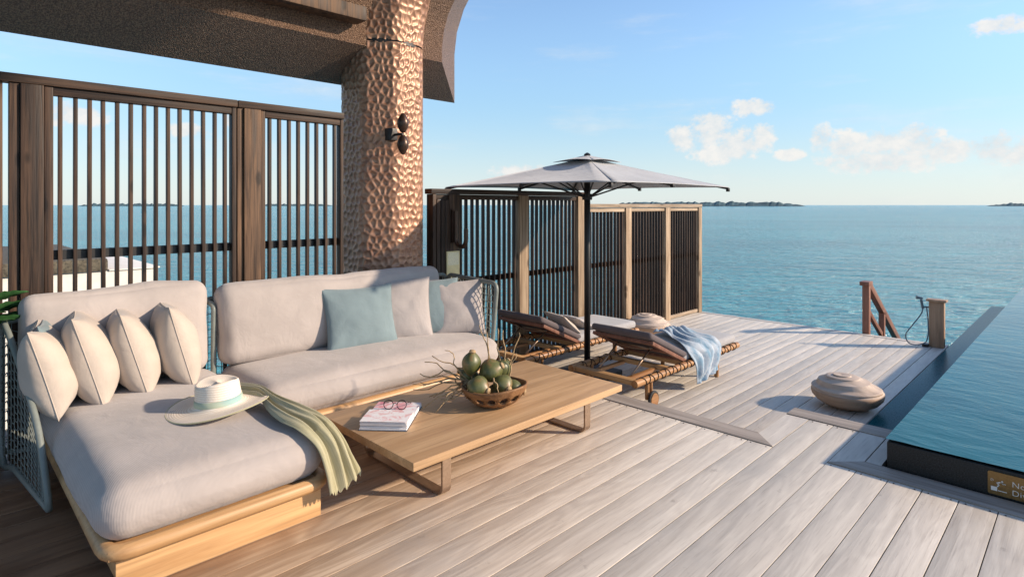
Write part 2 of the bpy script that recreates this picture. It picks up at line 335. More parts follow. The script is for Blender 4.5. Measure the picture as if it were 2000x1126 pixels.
def rounded(hx, hy, hz, r, n=18, crown=(0, 0, 0), wob=.006, seed=0):
    """soft cushion: rounded box with swollen faces"""
    def ax(h):
        e = np.linspace(0, 1, 6); inn = np.linspace(-(h-r), h-r, max(4, int(n)))[1:-1]
        lo = -h+r*(1-np.cos(e*PI/2)); return np.concatenate([lo, inn, -lo[::-1]])
    A = [ax(hx), ax(hy), ax(hz)]; H = (hx, hy, hz); idx = {}; vs = []; fs = []
    def vid(p):
        k = tuple(round(q, 5) for q in p)
        if k not in idx:
            q = [max(-(h-r), min(h-r, c)) for c, h in zip(p, H)]; d = Vector(p)-Vector(q)
            o = Vector(q)+(d.normalized()*r if d.length > 1e-9 else d)
            for a in range(3):
                b, c = (a+1) % 3, (a+2) % 3
                o[a] += crown[a]*(p[a]/H[a])*max(0, 1-(p[b]/H[b])**2)*max(0, 1-(p[c]/H[c])**2)
            w_ = nz(o, 3.0, seed)*wob+nz(o, 9, seed+3)*wob*.35; o += o.normalized()*w_
            idx[k] = len(vs); vs.append(o)
        return idx[k]
    for a in range(3):
        b, c = (a+1) % 3, (a+2) % 3
        for sg in (-1, 1):
            for i in range(len(A[b])-1):
                for j in range(len(A[c])-1):
                    q = []
                    for di, dj in ((0, 0), (1, 0), (1, 1), (0, 1)):
                        p = [0, 0, 0]; p[a] = sg*H[a]; p[b] = A[b][i+di]; p[c] = A[c][j+dj]; q.append(vid(p))
                    fs.append(q if sg > 0 else q[::-1])
    return vs, fs
def cushion(name, lo, hi, r, m, parent, crown=(0, 0, 0), wob=.006, seed=0, rot=None, n=18, **kw):
    c = Vector([(a+b)/2 for a, b in zip(lo, hi)]); h = [(b-a)/2 for a, b in zip(lo, hi)]
    vs, fs = rounded(*h, r, n, crown, wob, seed); mb = MB(); mb.add([c+(rot @ v if rot else v) for v in vs], fs)
    return mb.build(name, m, parent, True, **kw)
def seam_loop(lo, hi, z, inset, m, parent, r=.0035):
    mb = MB(); x0, y0, x1, y1 = lo[0]-inset, lo[1]-inset, hi[0]+inset, hi[1]+inset; rr = .07; pts = []
    for cx, cy, a0 in ((x1-rr, y1-rr, 0), (x0+rr, y1-rr, 90), (x0+rr, y0+rr, 180), (x1-rr, y0+rr, 270)):
        for k in range(6): a = R(a0+18*k); pts.append((cx+rr*math.cos(a), cy+rr*math.sin(a), z))
    mb.tube(pts, r, 6, True); return mb.build('piping', m, parent, True)
def pillow(label, base, size, thick, yaw, lean, m, group=None, roll=0, seed=0, cat='pillow', m2=None):
    """base: where the middle of the bottom edge rests; yaw turns the face (0 faces +X); lean tips the top backwards"""
    root = thing('throw_pillow', base, label, cat, group); wd, ht = size; N = 26
    rot = Matrix.Rotation(R(yaw), 3, 'Z') @ Matrix.Rotation(-R(lean), 3, 'Y') @ Matrix.Rotation(R(roll), 3, 'X')
    def pt(u, v, s):
        x = wd/2*u*(1-.085*(1-v*v)); z = ht/2*v*(1-.085*(1-u*u))
        prof = max(0, (1-abs(u)**2.3)*(1-abs(v)**2.3))**.52
        t_ = thick/2*prof*(1-.13*v)
        wr = (nz((x*9, z*9, s), 1, seed)*.008+nz((x*20, z*20, s*2), 1, seed+5)*.0035)*min(1, prof*1.6)
        cr = .010*math.sin(9*(abs(u)-abs(v))+seed)*max(0, abs(u*v)-.25)*prof*2
        p = Vector((s*(t_+cr)+wr, x, z)); p.z += ht/2*.915+.004
        p.z = max(p.z, .012*(1-abs(v))*0+p.z)
        return rot @ p
    g = [-math.cos(PI*i/N) for i in range(N+1)]; g = [.5*a+.5*(2*i/N-1) for i, a in enumerate(g)]
    for s in (1, -1):
        mb = MB(); mb.grid(lambda a, b: pt(g[round(a*N)], g[round(b*N)], s)+Vector(base), N, N)
        if s == 1: first = mb
        else: sec = mb
    if m2:
        first.build('front_panel', m, root, True); sec.build('back_panel', m2, root, True)
    else:
        mb = MB(); mb.add(first.v, first.f); mb.add(sec.v, [f[::-1] for f in sec.f]); mb.build('cover', m, root, True)
    ring = [pt(g[i], -1, 0) for i in range(N)]+[pt(1, g[i], 0) for i in range(N)]+[pt(g[N-i], 1, 0) for i in range(N)]+[pt(-1, g[N-i], 0) for i in range(N)]
    MB().tube([p+Vector(base) for p in ring], .0028, 6, True).build('piping', m, root, True)
    return root
# ================================================================== SETTING
# sea
mb = MB(); rad = [0, 8, 40, 200, 1000, 4000, 15000]; n = 48
mb.add([(0, 0, -2.2)]+[(r*math.cos(2*PI*k/n), r*math.sin(2*PI*k/n), -2.2) for r in rad[1:] for k in range(n)], [[0, 1+k, 1+(k+1) % n] for k in range(n)]+[[1+i*n+k, 1+(i+1)*n+k, 1+(i+1)*n+(k+1) % n, 1+i*n+(k+1) % n] for i in range(len(rad)-2) for k in range(n)])
mb.build('sea', 'sea', smooth=None, kind='structure')
# islands: long low wooded ridges
def island(az0, az1, dist, h, label, seed):
    mb = MB(); N = 90; vs = []; fs = []
    for i in range(N+1):
        t = i/N; a = R(az0+(az1-az0)*t); env = min(1, 7*t, 7*(1-t))**.6
        top = (h*env*(.72+.35*nz((i*.35, seed, 0))+.25*nz((i*1.3, seed, 4)))) if 0 < i < N else .2
        for q, z in ((-40, -.3), (-15, .75*top), (0, top), (40, -.3)): vs.append(((dist+q)*math.cos(a), (dist+q)*math.sin(a), -2.2+max(z, -.3)))
    for i in range(N):
        for k in range(3): fs.append([i*4+k, i*4+k+1, i*4+4+k+1, i*4+4+k])
    mb.add(vs, fs); mb.build('island', 'isle', smooth=None, kind='structure')
island(125.8, 108.4, 1600, 15, '', 1); island(171.5, 164.2, 1900, 10, '', 2); island(159, 152, 2000, 9, '', 3); island(96, 86, 2200, 11, '', 5)
# upper deck
PIT = .155; E0 = -1.431; YT0, YT1, YB0, YB1 = 3.722, 3.88, 4.38, 4.545
deck = tag(MB().lo_hi((-5.2, -1.3, -.30), (2.4, 3.86, -.045)).build('upper_deck', 'under', smooth=None), kind='structure')
MB().lo_hi((-1.57, 3.865, -.30), (-.9, 4.53, -.045)).build('joist_bay', 'under', deck, None)
def plank_mesh(L, wd, th, name='plank'):
    return MB().box((0, 0, 0), (wd, L, th), None, .0022).mesh(name, smooth=30)
pm = plank_mesh(YT0-.004+1.25, PIT-.0045, .036)
for k in range(-24, 24):
    x0 = E0+PIT*k
    if -1.45 < x0 < -1.13: me = plank_mesh(YB0-.004+1.25, PIT-.0045, .036); yc = (YB0-.004-1.25)/2
    else: me = pm; yc = (YT0-.004-1.25)/2
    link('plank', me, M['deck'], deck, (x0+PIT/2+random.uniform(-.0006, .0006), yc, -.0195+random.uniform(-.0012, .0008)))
G = .0035
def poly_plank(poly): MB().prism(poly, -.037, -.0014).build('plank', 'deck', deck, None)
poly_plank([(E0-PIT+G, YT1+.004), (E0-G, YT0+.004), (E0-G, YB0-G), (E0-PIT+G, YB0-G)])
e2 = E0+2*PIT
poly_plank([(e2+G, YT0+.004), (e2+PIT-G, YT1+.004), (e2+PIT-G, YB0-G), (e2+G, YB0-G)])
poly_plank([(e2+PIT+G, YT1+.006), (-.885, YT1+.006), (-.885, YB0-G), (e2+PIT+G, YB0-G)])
M['trim'] = wood('grey_brown_edge_board', (.27, .22, .18), (.42, .36, .31), 0, .8, .6, .25, .1)
def trim(poly): MB().prism(poly, -.05, .004).build('edge_board', 'trim', deck, None)
trim([(-5.0, YT0), (E0-.002, YT0), (E0-PIT-.002, YT1), (-5.0, YT1)])
trim([(e2+.002, YT0), (2.3, YT0), (2.3, YT1), (e2+PIT+.002, YT1)])
trim([(E0-PIT, YB0), (-.885, YB0), (-.885, YB1), (E0-PIT, YB1)])
mb = MB()
for k in range(-23, 23):
    for o in (.03, PIT-.03):
        x = E0+PIT*k+o
        if x > E0 and x < e2: y = YB0-.03
        else: y = YT0-.028
        mb.lathe([(.0042, -.004), (.0042, .0008)], (x, y, 0), 8)
mb.build('screw_heads', 'black', deck, None, kind='stuff')
# lower deck
LZ = -.2; P2 = .127
low = tag(MB().lo_hi((-5.0, 3.9, -.48), (-1.28, 8.70, -.247)).build('lower_deck', 'under', smooth=None), kind='structure')
me = plank_mesh(8.66-3.9, P2-.006, .036); 
x = -1.279
while x > -4.95:
    link('plank', me, M['deck2'], low, (x-P2/2, (8.66+3.9)/2, LZ-.019+random.uniform(-.0015, .0006))); x -= P2
MB().lo_hi((-4.95, 8.664, -.40), (-1.28, 8.76, LZ+.003), .006).build('edge_board', 'deck2', low, 30)
# pool
pool = thing('infinity_pool', (-.86, 3.9, -.3), 'raised infinity pool with dark granite wall and teal water', 'pool')
MB().lo_hi((-.86, 4.062, -.6), (-.70, 12.9, .146), .012).build('side_wall', 'granite', pool)
MB().lo_hi((-.86, 3.9, -.6), (2.3, 4.06, .146), .012).build('front_wall', 'granite', pool)
MB().lo_hi((-.70, 4.06, -.6), (2.3, 12.9, -.5)).build('basin_floor', 'wet', pool)
mb = MB(); mb.grid(lambda a, b: (-.868+a*3.16, 3.912+b*8.98, .1565+.0022*nz((a*9, b*26, 0), 2.2)), 60, 150); mb.build('water', 'pool', pool, True)
mb = MB(); mb.lo_hi((-1.272, 4.6, -.55), (-.862, 12.75, LZ-.002), .004); mb.build('overflow_channel', 'wet', pool)
# neighbouring villa beyond the fence
vil = thing('neighbour_villa', (-11.2, 3.0, -2.2), 'cream villa with flat thatched roof standing in the sea beyond the slatted fence', 'villa')
MB().lo_hi((-15.5, -.5, -2.2), (-10.6, 2.62, .50)).build('wall', 'white', vil, None)
MB().lo_hi((-15.0, -.5, .50), (-10.55, 1.95, .70), .05).build('roof', 'thatch', vil)
MB().lo_hi((-15.5, 1.96, .50), (-10.57, 2.64, .525), .01).build('parapet', 'white', vil)
# ================================================================== ROOF AND PILLAR
def roof():
    root = thing('pavilion_roof', (-4.7, 3.86, 2.55), 'curved bronze pebbled roof shell overhanging the terrace above the sofa', 'roof')
    out_ = [(-4.70, 2.55), (-4.70, 3.05), (-4.66, 3.27), (-4.55, 3.48), (-4.38, 3.66), (-4.1, 3.86), (-3.6, 4.10), (-2.8, 4.35), (-1.8, 4.55), (-.6, 4.65)]
    inn = [(-4.50, 2.88), (-4.50, 3.02), (-4.47, 3.18), (-4.40, 3.33), (-4.26, 3.49), (-4.0, 3.67), (-3.5, 3.91), (-2.75, 4.15), (-1.8, 4.35), (-.6, 4.45)]
    so, si = 4.95/4.7, 1.0; out_ = [(x*so, 1.5+(z-1.5)*so) for x, z in out_]; inn = [(x*si, 1.5+(z-1.5)*si) for x, z in inn]
    n = len(out_); yo, yi, yb = 3.86*so, 3.54*si, -4.0; vs = []; fs = []
    for (x, z) in out_: vs += [(x, yb, z), (x, yo, z)]
    for (x, z) in inn: vs += [(x, yb, z), (x, yi, z)]
    o = 2*n
    mo = MB(); mo.add(vs, [[2*i, 2*i+1, 2*i+3, 2*i+2] for i in range(n-1)]); mo.build('outer_shell', 'thatch', root, 40)
    mi = MB(); mi.add(vs, [[o+2*i, o+2*i+1, o+2*i+3, o+2*i+2] for i in range(n-1)]); mi.build('soffit', 'roof', root, 40)
    mc = MB(); mc.add(vs, [[0, 1, o+1, o]]); mc.build('eave_band', 'roof', root, None)
    me_ = MB(); me_.add(vs, [[2*i+1, 2*i+3, o+2*i+3, o+2*i+1] for i in range(n-1)]); me_.build('end_band', 'roof', root, 40)
    mb = MB(); mb.lo_hi((-4.47, -4.0, 3.03), (-4.31, 2.60, 3.15), .01); mb.build('timber_beam', 'post', root)
roof()
PC = Vector((-4.72, 3.02, 0))
def octr(a, r0):
    b = (a-R(8)-PI/8) % (PI/4)-PI/8; rr = r0/math.cos(b); return min(rr, r0*1.045)*.985
def hammered(name, z0, z1, rad, parent, cell=.060, depth=.013, seed=1):
    nt = 300; circ = 2*PI*.37; nzr = int((z1-z0)/.0085)+1
    ct = int(round(circ/cell)); cz = int(math.ceil((z1-z0)/(cell*1.12)))+1; g = np.random.default_rng(seed)
    jt = (np.arange(ct)[None, :]+.5*(np.arange(cz) % 2)[:, None]+g.uniform(-.36, .36, (cz, ct)))*circ/ct; jz = (np.arange(cz)[:, None]+g.uniform(-.36, .36, (cz, ct)))*cell*1.12*np.ones((1, ct))
    T = np.arange(nt)*circ/nt; Z = np.linspace(0, z1-z0, nzr); TT, ZZ = np.meshgrid(T, Z); it = np.floor(TT/circ*ct).astype(int); iz = np.floor(ZZ/(cell*1.12)).astype(int)
    d1 = np.full(TT.shape, 9.); d2 = np.full(TT.shape, 9.)
    for a in range(-2, 3):
        for b in range(-2, 3):
            jj = np.clip(iz+a, 0, cz-1); ii = (it+b) % ct; dt = TT-jt[jj, ii]; dt = (dt+circ/2) % circ-circ/2; dz = (ZZ-jz[jj, ii])*.88; d = np.hypot(dt, dz)
            dup = np.abs(d-d1) < 1e-9; nn = (d < d1); d2 = np.where(nn, d1, np.where((d < d2) & ~dup, d, d2)); d1 = np.where(nn, d, d1)
    f = np.clip((d2-d1)/(cell*.62), 0, 1); dep = depth*(f**.75)
    vs = []
    for j in range(nzr):
        z = z0+Z[j]; r0 = rad(z)
        for i in range(nt):
            a = 2*PI*i/nt; r = octr(a, r0)-dep[j, i]; vs.append((PC.x+r*math.cos(a), PC.y+r*math.sin(a), z))
    fs = [[j*nt+i, j*nt+(i+1) % nt, (j+1)*nt+(i+1) % nt, (j+1)*nt+i] for j in range(nzr-1) for i in range(nt)]
    mb = MB(); mb.add(vs, fs); return mb.build(name, 'copper', parent, True)
pil = thing('pillar', (PC.x, PC.y, 0), 'stout faceted pillar clad in hammered copper behind the sofa', 'pillar')
hammered('shaft', 0, 2.93, lambda z: .372+.010*max(0, (1.0-z)), pil)
hammered('capital', 2.945, 3.75, lambda z: .376+.30*max(0, (z-2.95)/.8)**2.2, pil, seed=4)
MB().lathe([(.365, 2.92), (.365, 2.955)], PC, 40).build('collar', 'black', pil)
# wall lamp
lp = thing('wall_lamp', (-4.36, 2.90, 2.115), 'dark bronze wall lamp of two ovals on the copper pillar', 'lamp')
M['lampm'] = plain('dark_lamp_bronze', (.075, .045, .032), .35, .6, 30, .15)
MB().box((-4.375, 2.88, 2.115), (.075, .085, .105), None, .006).build('bracket', 'black', lp)
MB().tube([(-4.36, 2.89, 2.11), (-4.225, 2.90, 2.11)], .011, 10).build('arm', 'black', lp)
for s in (1, -1):
    pr = [(.018, .012)]+[(.05*math.sin(PI*(.12+.80*t)), .012+.165*t) for t in [i/12 for i in range(13)]]
    MB().lathe([(r, s*z) for r, z in pr][::s], (-4.225, 2.90, 2.11), 24).build('shade', 'lampm', lp, True)
# ================================================================== FENCES
SL = .022
def bay(root, y0, y1, zb, zt, rail, xf, m, mr, depth=.034, pitch=.0715, frame=.05, railm='black', sl=SL):
    mb = MB(); mb.lo_hi((xf-.03, y0, zt-.05), (xf+.03, y1, zt), .004); mb.build('top_rail', mr, root)
    mb = MB(); mb.lo_hi((xf-.03, y0, zb), (xf+.03, y1, zb+.05), .004); mb.build('bottom_rail', mr, root)
    mb = MB(); mb.lo_hi((xf-depth/2-.022, y0, rail-.03), (xf-depth/2-.002, y1, rail+.03)); mb.build('mid_rail', railm, root)
    n = int((y1-y0)/pitch); st = (y1-y0)/(n+.0)
    me = MB().box((0, 0, 0), (depth, sl, zt-zb-.10), None, .002).mesh('slat', smooth=30)
    for k in range(n):
        y = y0+st*(k+.5)+random.uniform(-.003, .003); o = link('slat', me, M[m], root, Vector((xf, y, (zt+zb)/2))-ORG[root]); o.rotation_euler = (random.uniform(-.002, .002), 0, random.uniform(-.03, .03))
def post(root, y0, y1, z0, z1, xf, m, d=.10, name='post'):
    MB().lo_hi((xf-d/2, y0, z0), (xf+d/2, y1, z1), .005).build(name, m, root)
XF = -4.55
f1 = thing('slatted_fence', (XF, 1.1, 0), 'tall dark stained slatted fence panel behind the chaise end of the sofa', 'fence', 'privacy fence panels')
post(f1, .395, .505, 0, 2.220, XF, 'fence', .11); post(f1, .345, .392, 0, 2.220, XF, 'fence', .07, 'stile'); post(f1, .508, .552, 0, 2.220, XF, 'fence', .07, 'stile'); post(f1, 1.598, 1.628, 0, 2.220, XF, 'fence', .07, 'stile')
MB().lo_hi((XF-.05, -.6, 2.222), (XF+.05, 1.633, 2.275), .006).build('cap_rail', 'fencey', f1)
bay(f1, .553, 1.597, 0.02, 2.221, 1.19, XF, 'fence', 'fencey')
f0 = thing('slatted_fence', (XF, .1, 0), 'dark stained fence board wall beside the potted plant', 'fence', 'privacy fence panels')
post(f0, .14, .318, 0, 2.24, XF-.01, 'post', .06, 'board'); post(f0, -.06, .137, 0, 2.24, XF-.01, 'post', .06, 'board'); post(f0, -.26, -.063, 0, 2.24, XF-.01, 'post', .06, 'board'); post(f0, -.46, -.263, 0, 2.24, XF-.01, 'post', .06, 'board')
f2 = thing('slatted_fence', (XF, 2.2, 0), 'tall dark stained slatted fence panel between the long sofa and copper pillar', 'fence', 'privacy fence panels')
post(f2, 1.678, 1.802, 0, 2.220, XF, 'post', .11); post(f2, 1.635, 1.675, 0, 2.220, XF, 'post', .07, 'stile'); post(f2, 1.805, 1.842, 0, 2.220, XF, 'post', .07, 'stile')
MB().lo_hi((XF-.05, 1.637, 2.222), (XF+.05, 2.50, 2.275), .006).build('cap_rail', 'fencey', f2)
post(f2, 2.472, 2.50, 0, 2.220, XF, 'fence', .07, 'stile')
bay(f2, 1.845, 2.47, 0.02, 2.221, 1.19, XF, 'fence', 'fencey')
XR = -4.51
f3 = thing('slatted_fence', (XR, 4.5, LZ), 'mid height slatted fence behind the parasol with weathered posts', 'fence', 'privacy fence panels')
def rfence(root, ys, zt, m_post, first=True, last=True, closed0=False, pale=False):
    for i, (a, b) in enumerate(ys):
        post(root, a, b, LZ, zt-.052, XR, m_post[i], .10)
        if i < len(ys)-1: bay(root, b+.001, ys[i+1][0]-.001, LZ+.01, zt-.053, .73, XR, 'fence', 'paley' if pale else 'fencey', depth=.042, pitch=.070, sl=.014)
    MB().lo_hi((XR-.055, ys[0][0]-.02, zt-.05), (XR+.055, ys[-1][1], zt), .006).build('cap_rail', 'paley' if pale else 'fencey', root)
rfence(f3, [(3.40, 3.44), (3.60, 3.74), (4.58, 4.72), (5.60, 5.73)], 1.655, ['fence', 'post', 'pale', 'pale'])
for k in range(3): post(f3, 3.445+.052*k, 3.487+.052*k, LZ+.08, 1.55, XR+.045, 'fence', .02, 'board')
f4 = thing('slatted_fence', (XR, 7.2, LZ), 'low slatted fence with pale frame ending at the sea', 'fence', 'privacy fence panels')
rfence(f4, [(5.735, 5.78), (6.62, 6.75), (7.64, 7.77), (8.64, 8.74)], 1.512, ['pale']*4, pale=True)
# hook and plaque
hk = thing('towel_hook', (-4.44, 3.67, 1.3), 'big dark wooden J shaped towel hook on fence post', 'hook')
MB().lo_hi((-4.459, 3.612, 1.13), (-4.425, 3.668, 1.455), .006).build('back_plate', 'lampm', hk)
pts = [(-4.41, 3.64, 1.44)]+[(-4.41, 3.64, 1.19)]+[(-4.41+.075-.075*math.cos(a), 3.64, 1.17-.075*math.sin(a)) for a in [PI*i/10 for i in range(11)]]+[(-4.26, 3.64, 1.27)]
MB().tube(pts, .021, 10).build('hook_arm', 'lampm', hk)
pq = thing('notice_plaque', (-4.45, 3.65, .9), 'small cream yellow plaque on fence post below the hook', 'plaque')
MB().lo_hi((-4.459, 3.555, .77), (-4.443, 3.715, 1.05), .004).build('plate', 'plaque', pq)
MB().lo_hi((-4.444, 3.567, .915), (-4.4415, 3.703, 1.038)).build('print', 'plaque2', pq, None)
# ================================================================== SOFAS
def cords(pts_fn, nu, nv, m, parent, r=.0032):
    mb = MB()
    for i in range(1, nu):
        mb.tube([Vector(pts_fn(i/nu, j/8)) for j in range(9)], r, 5)
    for j in range(1, nv):
        mb.tube([Vector(pts_fn(i/24, (j+(.16 if i % 2 else -.16))/nv)) for i in range(25)], r*.9, 5)
    return mb.build('woven_cord', m, parent, True, kind='stuff')
def smooth_loop(P_, sub=6):
    P_ = [Vector(p) for p in P_]; n = len(P_); o = []
    for i in range(n):
        a, b, c, d = P_[i-1], P_[i], P_[(i+1) % n], P_[(i+2) % n]
        for k in range(sub):
            t = k/sub; o.append(.5*((2*b)+(c-a)*t+(2*a-5*b+4*c-d)*t*t+(3*b-a-3*c+d)*t**3))
    return o
def rloop(corners, r, k=5):
    """closed loop with rounded corners"""
    o = []; n = len(corners); C_ = [Vector(c) for c in corners]
    for i in range(n):
        p, q, s = C_[i-1], C_[i], C_[(i+1) % n]; a = q+(p-q).normalized()*min(r, (p-q).length*.45); b = q+(s-q).normalized()*min(r, (s-q).length*.45)
        for j in range(k+1): t = j/k; o.append(a*(1-t)**2+q*2*t*(1-t)+b*t*t)
    return o
def wood_base(root, x0, x1, y0, y1, m='teak'):
    pts = rloop([(x1-.03, y0+.03, .165), (x1-.03, y1-.03, .165), (x0, y1-.03, .165), (x0, y0+.03, .165)], .09)
    MB().tube(pts, .032, 12, True).build('rail', m, root, True)
    MB().lo_hi((x0, y0+.03, .145), (x1-.035, y1-.03, .178)).build('platform', m, root)
    MB().lo_hi((x1-.075, y0+.055, 0), (x1-.045, y1-.05, .142), .004).build('plinth', m, root)
    MB().lo_hi((x0+.06, y0+.06, 0), (x0+.10, y1-.06, .142), .004).build('plinth', m, root)
    for yy in (y0+.055, y1-.09): MB().lo_hi((x0+.102, yy, .06), (x1-.077, yy+.035, .142), .004).build('side_apron', m, root)
# chaise
ch = thing('chaise_sofa', (-3.5, .95, 0), 'chaise end of the sofa, deep taupe daybed cushion on teak base', 'sofa')
wood_base(ch, -4.32, -2.62, .46, 1.405)
so_ = cushion('seat_cushion', (-4.35, .452, .175), (-2.645, 1.40, .405), .112, 'fab', ch, (.014, .014, .04), .009, 2, n=26)
cushion('back_cushion', (-4.36, .36, .405), (-4.17, 1.335, .99), .075, 'fab', ch, (.045, 0, .012), .02, 5, rot=Matrix.Rotation(R(-5), 3, 'Y'))
arm = [(-4.36, .30, .80), (-4.25, .31, .83), (-4.05, .345, .68), (-3.86, .375, .52), (-3.70, .395, .37), (-3.58, .41, .16), (-3.55, .415, .06), (-3.62, .41, .045), (-4.1, .34, .085), (-4.34, .30, .11)]
MB().tube(smooth_loop(arm, 4), .0155, 10, True).build('arm_frame', 'frame', ch, True)
def armf(u, v):
    x = -3.57-u*.78; top = np.interp(x, [-4.36, -4.25, -4.05, -3.86, -3.70, -3.58], [.80, .83, .68, .52, .37, .16]); bot = np.interp(x, [-4.34, -4.1, -3.62], [.11, .085, .05]); y = np.interp(x, [-4.36, -4.05, -3.58], [.30, .345, .41])
    return (x, y, bot+(top-bot)*v)
cords(armf, 13, 14, 'cord', ch, .0026)
MB().tube(rloop([(-4.385, .30, .09), (-4.385, .30, .84), (-4.385, 1.30, .84), (-4.385, 1.30, .09)], .07), .015, 10, True).build('back_frame', 'frame', ch, True)
cords(lambda u, v: (-4.385, .30+u, .09+.75*v), 22, 12, 'cord', ch, .0026)
# long sofa
ls = thing('long_sofa', (-3.9, 2.4, 0), 'long taupe two-seat sofa section with tall back cushion behind coffee table', 'sofa')
wood_base(ls, -4.32, -3.47, 1.43, 3.40)
cushion('seat_cushion', (-4.35, 1.425, .175), (-3.495, 3.40, .40), .11, 'fab', ls, (.028, .01, .045), .010, 9, n=26)
cushion('back_cushion', (-4.34, 1.40, .405), (-4.12, 3.26, .955), .085, 'fab', ls, (.05, 0, .008), .022, 12, rot=Matrix.Rotation(R(-4), 3, 'Y'), n=24)
MB().tube(rloop([(-4.385, 1.345, .09), (-4.385, 1.345, .845), (-4.385, 3.50, .845), (-4.385, 3.50, .09)], .07), .018, 10, True).build('back_frame', 'frame', ls, True)
cords(lambda u, v: (-4.385, 1.345+2.155*u, .09+.755*v), 48, 14, 'cord', ls, .0026)
MB().tube(rloop([(-4.36, 3.50, .10), (-4.36, 3.50, .845), (-3.62, 3.44, .83), (-3.68, 3.42, .12)], .07), .019, 10, True).build('arm_frame', 'frame', ls, True)
cords(lambda u, v: (-4.36+(.72-.06*(1-v))*u, 3.50-.07*u, .11+.725*v), 17, 13, 'cord', ls, .0042)
MB().tube(rloop([(-4.36, 1.345, .10), (-4.36, 1.345, .845), (-4.22, 1.375, .83), (-4.24, 1.375, .12)], .05), .017, 10, True).build('wing_frame', 'frame', ls, True)
# pillows on the chaise
pillow('cream pillow leaning on chaise arm, in front of a small teal one', (-3.96, .52, .415), (.43, .48), .25, 78, 15, 'cream', 'chaise pillows', seed=1)
pillow('pale teal pillow tucked behind the cream pillow at chaise arm', (-4.06, .545, .43), (.42, .47), .12, 80, 13, 'teal', 'chaise pillows', seed=2)
pillow('cream pillow on chaise, second cream one from the mesh arm', (-4.0, .715, .418), (.45, .52), .26, 80, 16, 'cream', 'chaise pillows', seed=3)
pillow('cream pillow on chaise, third cream one from the mesh arm', (-4.03, .925, .418), (.44, .51), .25, 82, 16, 'cream', 'chaise pillows', seed=4)
pillow('cream pillow on chaise closest to the long sofa', (-4.04, 1.155, .418), (.45, .52), .25, 84, 15, 'cream', 'chaise pillows', seed=5)
# pillows on the long sofa
pillow('large pale teal square pillow against the long sofa back', (-3.945, 2.36, .405), (.585, .50), .15, -6, 16, 'teal', 'long sofa pillows', seed=6)
pillow('taupe pillow tucked behind the large teal pillow', (-3.98, 2.72, .41), (.54, .52), .14, -20, 15, 'fabp', 'long sofa pillows', seed=7)
pillow('pale teal pillow between two taupe pillows on long sofa', (-3.965, 3.0, .41), (.52, .49), .14, -26, 14, 'teal', 'long sofa pillows', seed=8)
pillow('crumpled taupe pillow beside the woven arm of long sofa', (-3.86, 3.215, .40), (.49, .48), .16, -26, 13, 'fabp', 'long sofa pillows', seed=9)
# ================================================================== TABLE
tb = thing('coffee_table', (-2.86, 2.6, 0), 'low oak coffee table on looped bronze legs', 'table')
MB().lo_hi((-3.27, 1.67, .206), (-2.345, 3.43, .25), .004).build('table_top', 'oak', tb)
for y in (1.90, 3.08):
    pts = [Vector((-3.13, y, .225))]+[Vector((-3.08-.05*math.cos(q), y, .051-.05*math.sin(q))) for q in [PI/2*i/7 for i in range(8)]]+[Vector((-2.425+.05*math.sin(q), y, .051-.05*math.cos(q))) for q in [PI/2*i/7 for i in range(8)]]+[Vector((-2.375, y, .225))]
    vs = []; fs = []; n = len(pts)
    cen = Vector((-2.7525, y, .103))
    for p in pts:
        for yy in (-.028, .028):
            q = Vector((p.x, y+yy, p.z)); vs.append(q); inn = Vector((cen.x+(p.x-cen.x)*(1-.012/.378), q.y, cen.z+(p.z-cen.z)*(1-.012/.102))); vs.append(inn)
    for i in range(n-1):
        a, b = i*4, (i+1)*4; fs += [[a, a+2, b+2, b], [a+1, b+1, b+3, a+3], [a, b, b+1, a+1], [a+2, a+3, b+3, b+2]]
    mb = MB(); mb.add(vs, fs); mb.build('leg', 'bronze', tb, 40)
# magazine
bk = thing('open_magazine', (-3.0, 1.93, .25), 'thick open magazine with pink printed pages on coffee table', 'magazine')
e1 = Vector((.745, .667, 0)); e2v = Vector((-.667, .745, 0)); b0 = Vector((-2.90, 1.70, .2505)); BW = .265
def bp(a, b, z): return b0+e1*a+e2v*b+Vector((0, 0, z))
mb = MB(); mb.add([bp(-.004, -.004, 0), bp(BW+.004, -.004, 0), bp(BW+.004, .40, 0), bp(-.004, .40, 0), bp(-.004, -.004, .003), bp(BW+.004, -.004, .003), bp(BW+.004, .40, .003), bp(-.004, .40, .003)], [[3, 2, 1, 0], [4, 5, 6, 7], [0, 1, 5, 4], [1, 2, 6, 5], [2, 3, 7, 6], [3, 0, 4, 7]]); mb.build('cover', 'cover', bk, None)
def leafstack(name, z0, z1, b_0, b_1, m, sk=0):
    mb = MB(); nb = 12; vs = []
    prof = lambda t: (z1)*(1-.55*max(0, (t-.75)/.25)**2)*(.93+.07*math.sin(PI*min(1, t*1.3)))
    for i in range(nb+1):
        t = i/nb; bb = b_0+(b_1-b_0)*t
        for a in (0, BW): vs += [bp(a+sk*z1, bb, z0), bp(a+sk*z1, bb, max(z0+.0005, prof(t if b_1 > b_0 else t)))]
    fs = []
    for i in range(nb):
        a, b = 4*i, 4*i+4; fs += [[a+1, a+3, b+3, b+1], [a, b, b+2, a+2], [a, a+1, b+1, b], [a+2, b+2, b+3, a+3]]
    fs += [[0, 2, 3, 1], [4*nb, 4*nb+1, 4*nb+3, 4*nb+2]]; mb.add(vs, fs); return mb.build(name, m, bk, 50)
for i in range(5): leafstack('page_block', .003+.0088*i, .0112+.0088*i, .003*(i % 2)+.006*(i % 3), .198, 'paper', .05)
leafstack('left_page', .0478, .0495, .004, .198, 'pagel')
leafstack('page_block', .003, .026, .395, .202, 'paper'); leafstack('right_page', .0265, .0295, .393, .204, 'page')
gl = thing('eyeglasses', bp(.14, .29, .03), 'round dark rimmed eyeglasses lying on the open magazine', 'eyeglasses')
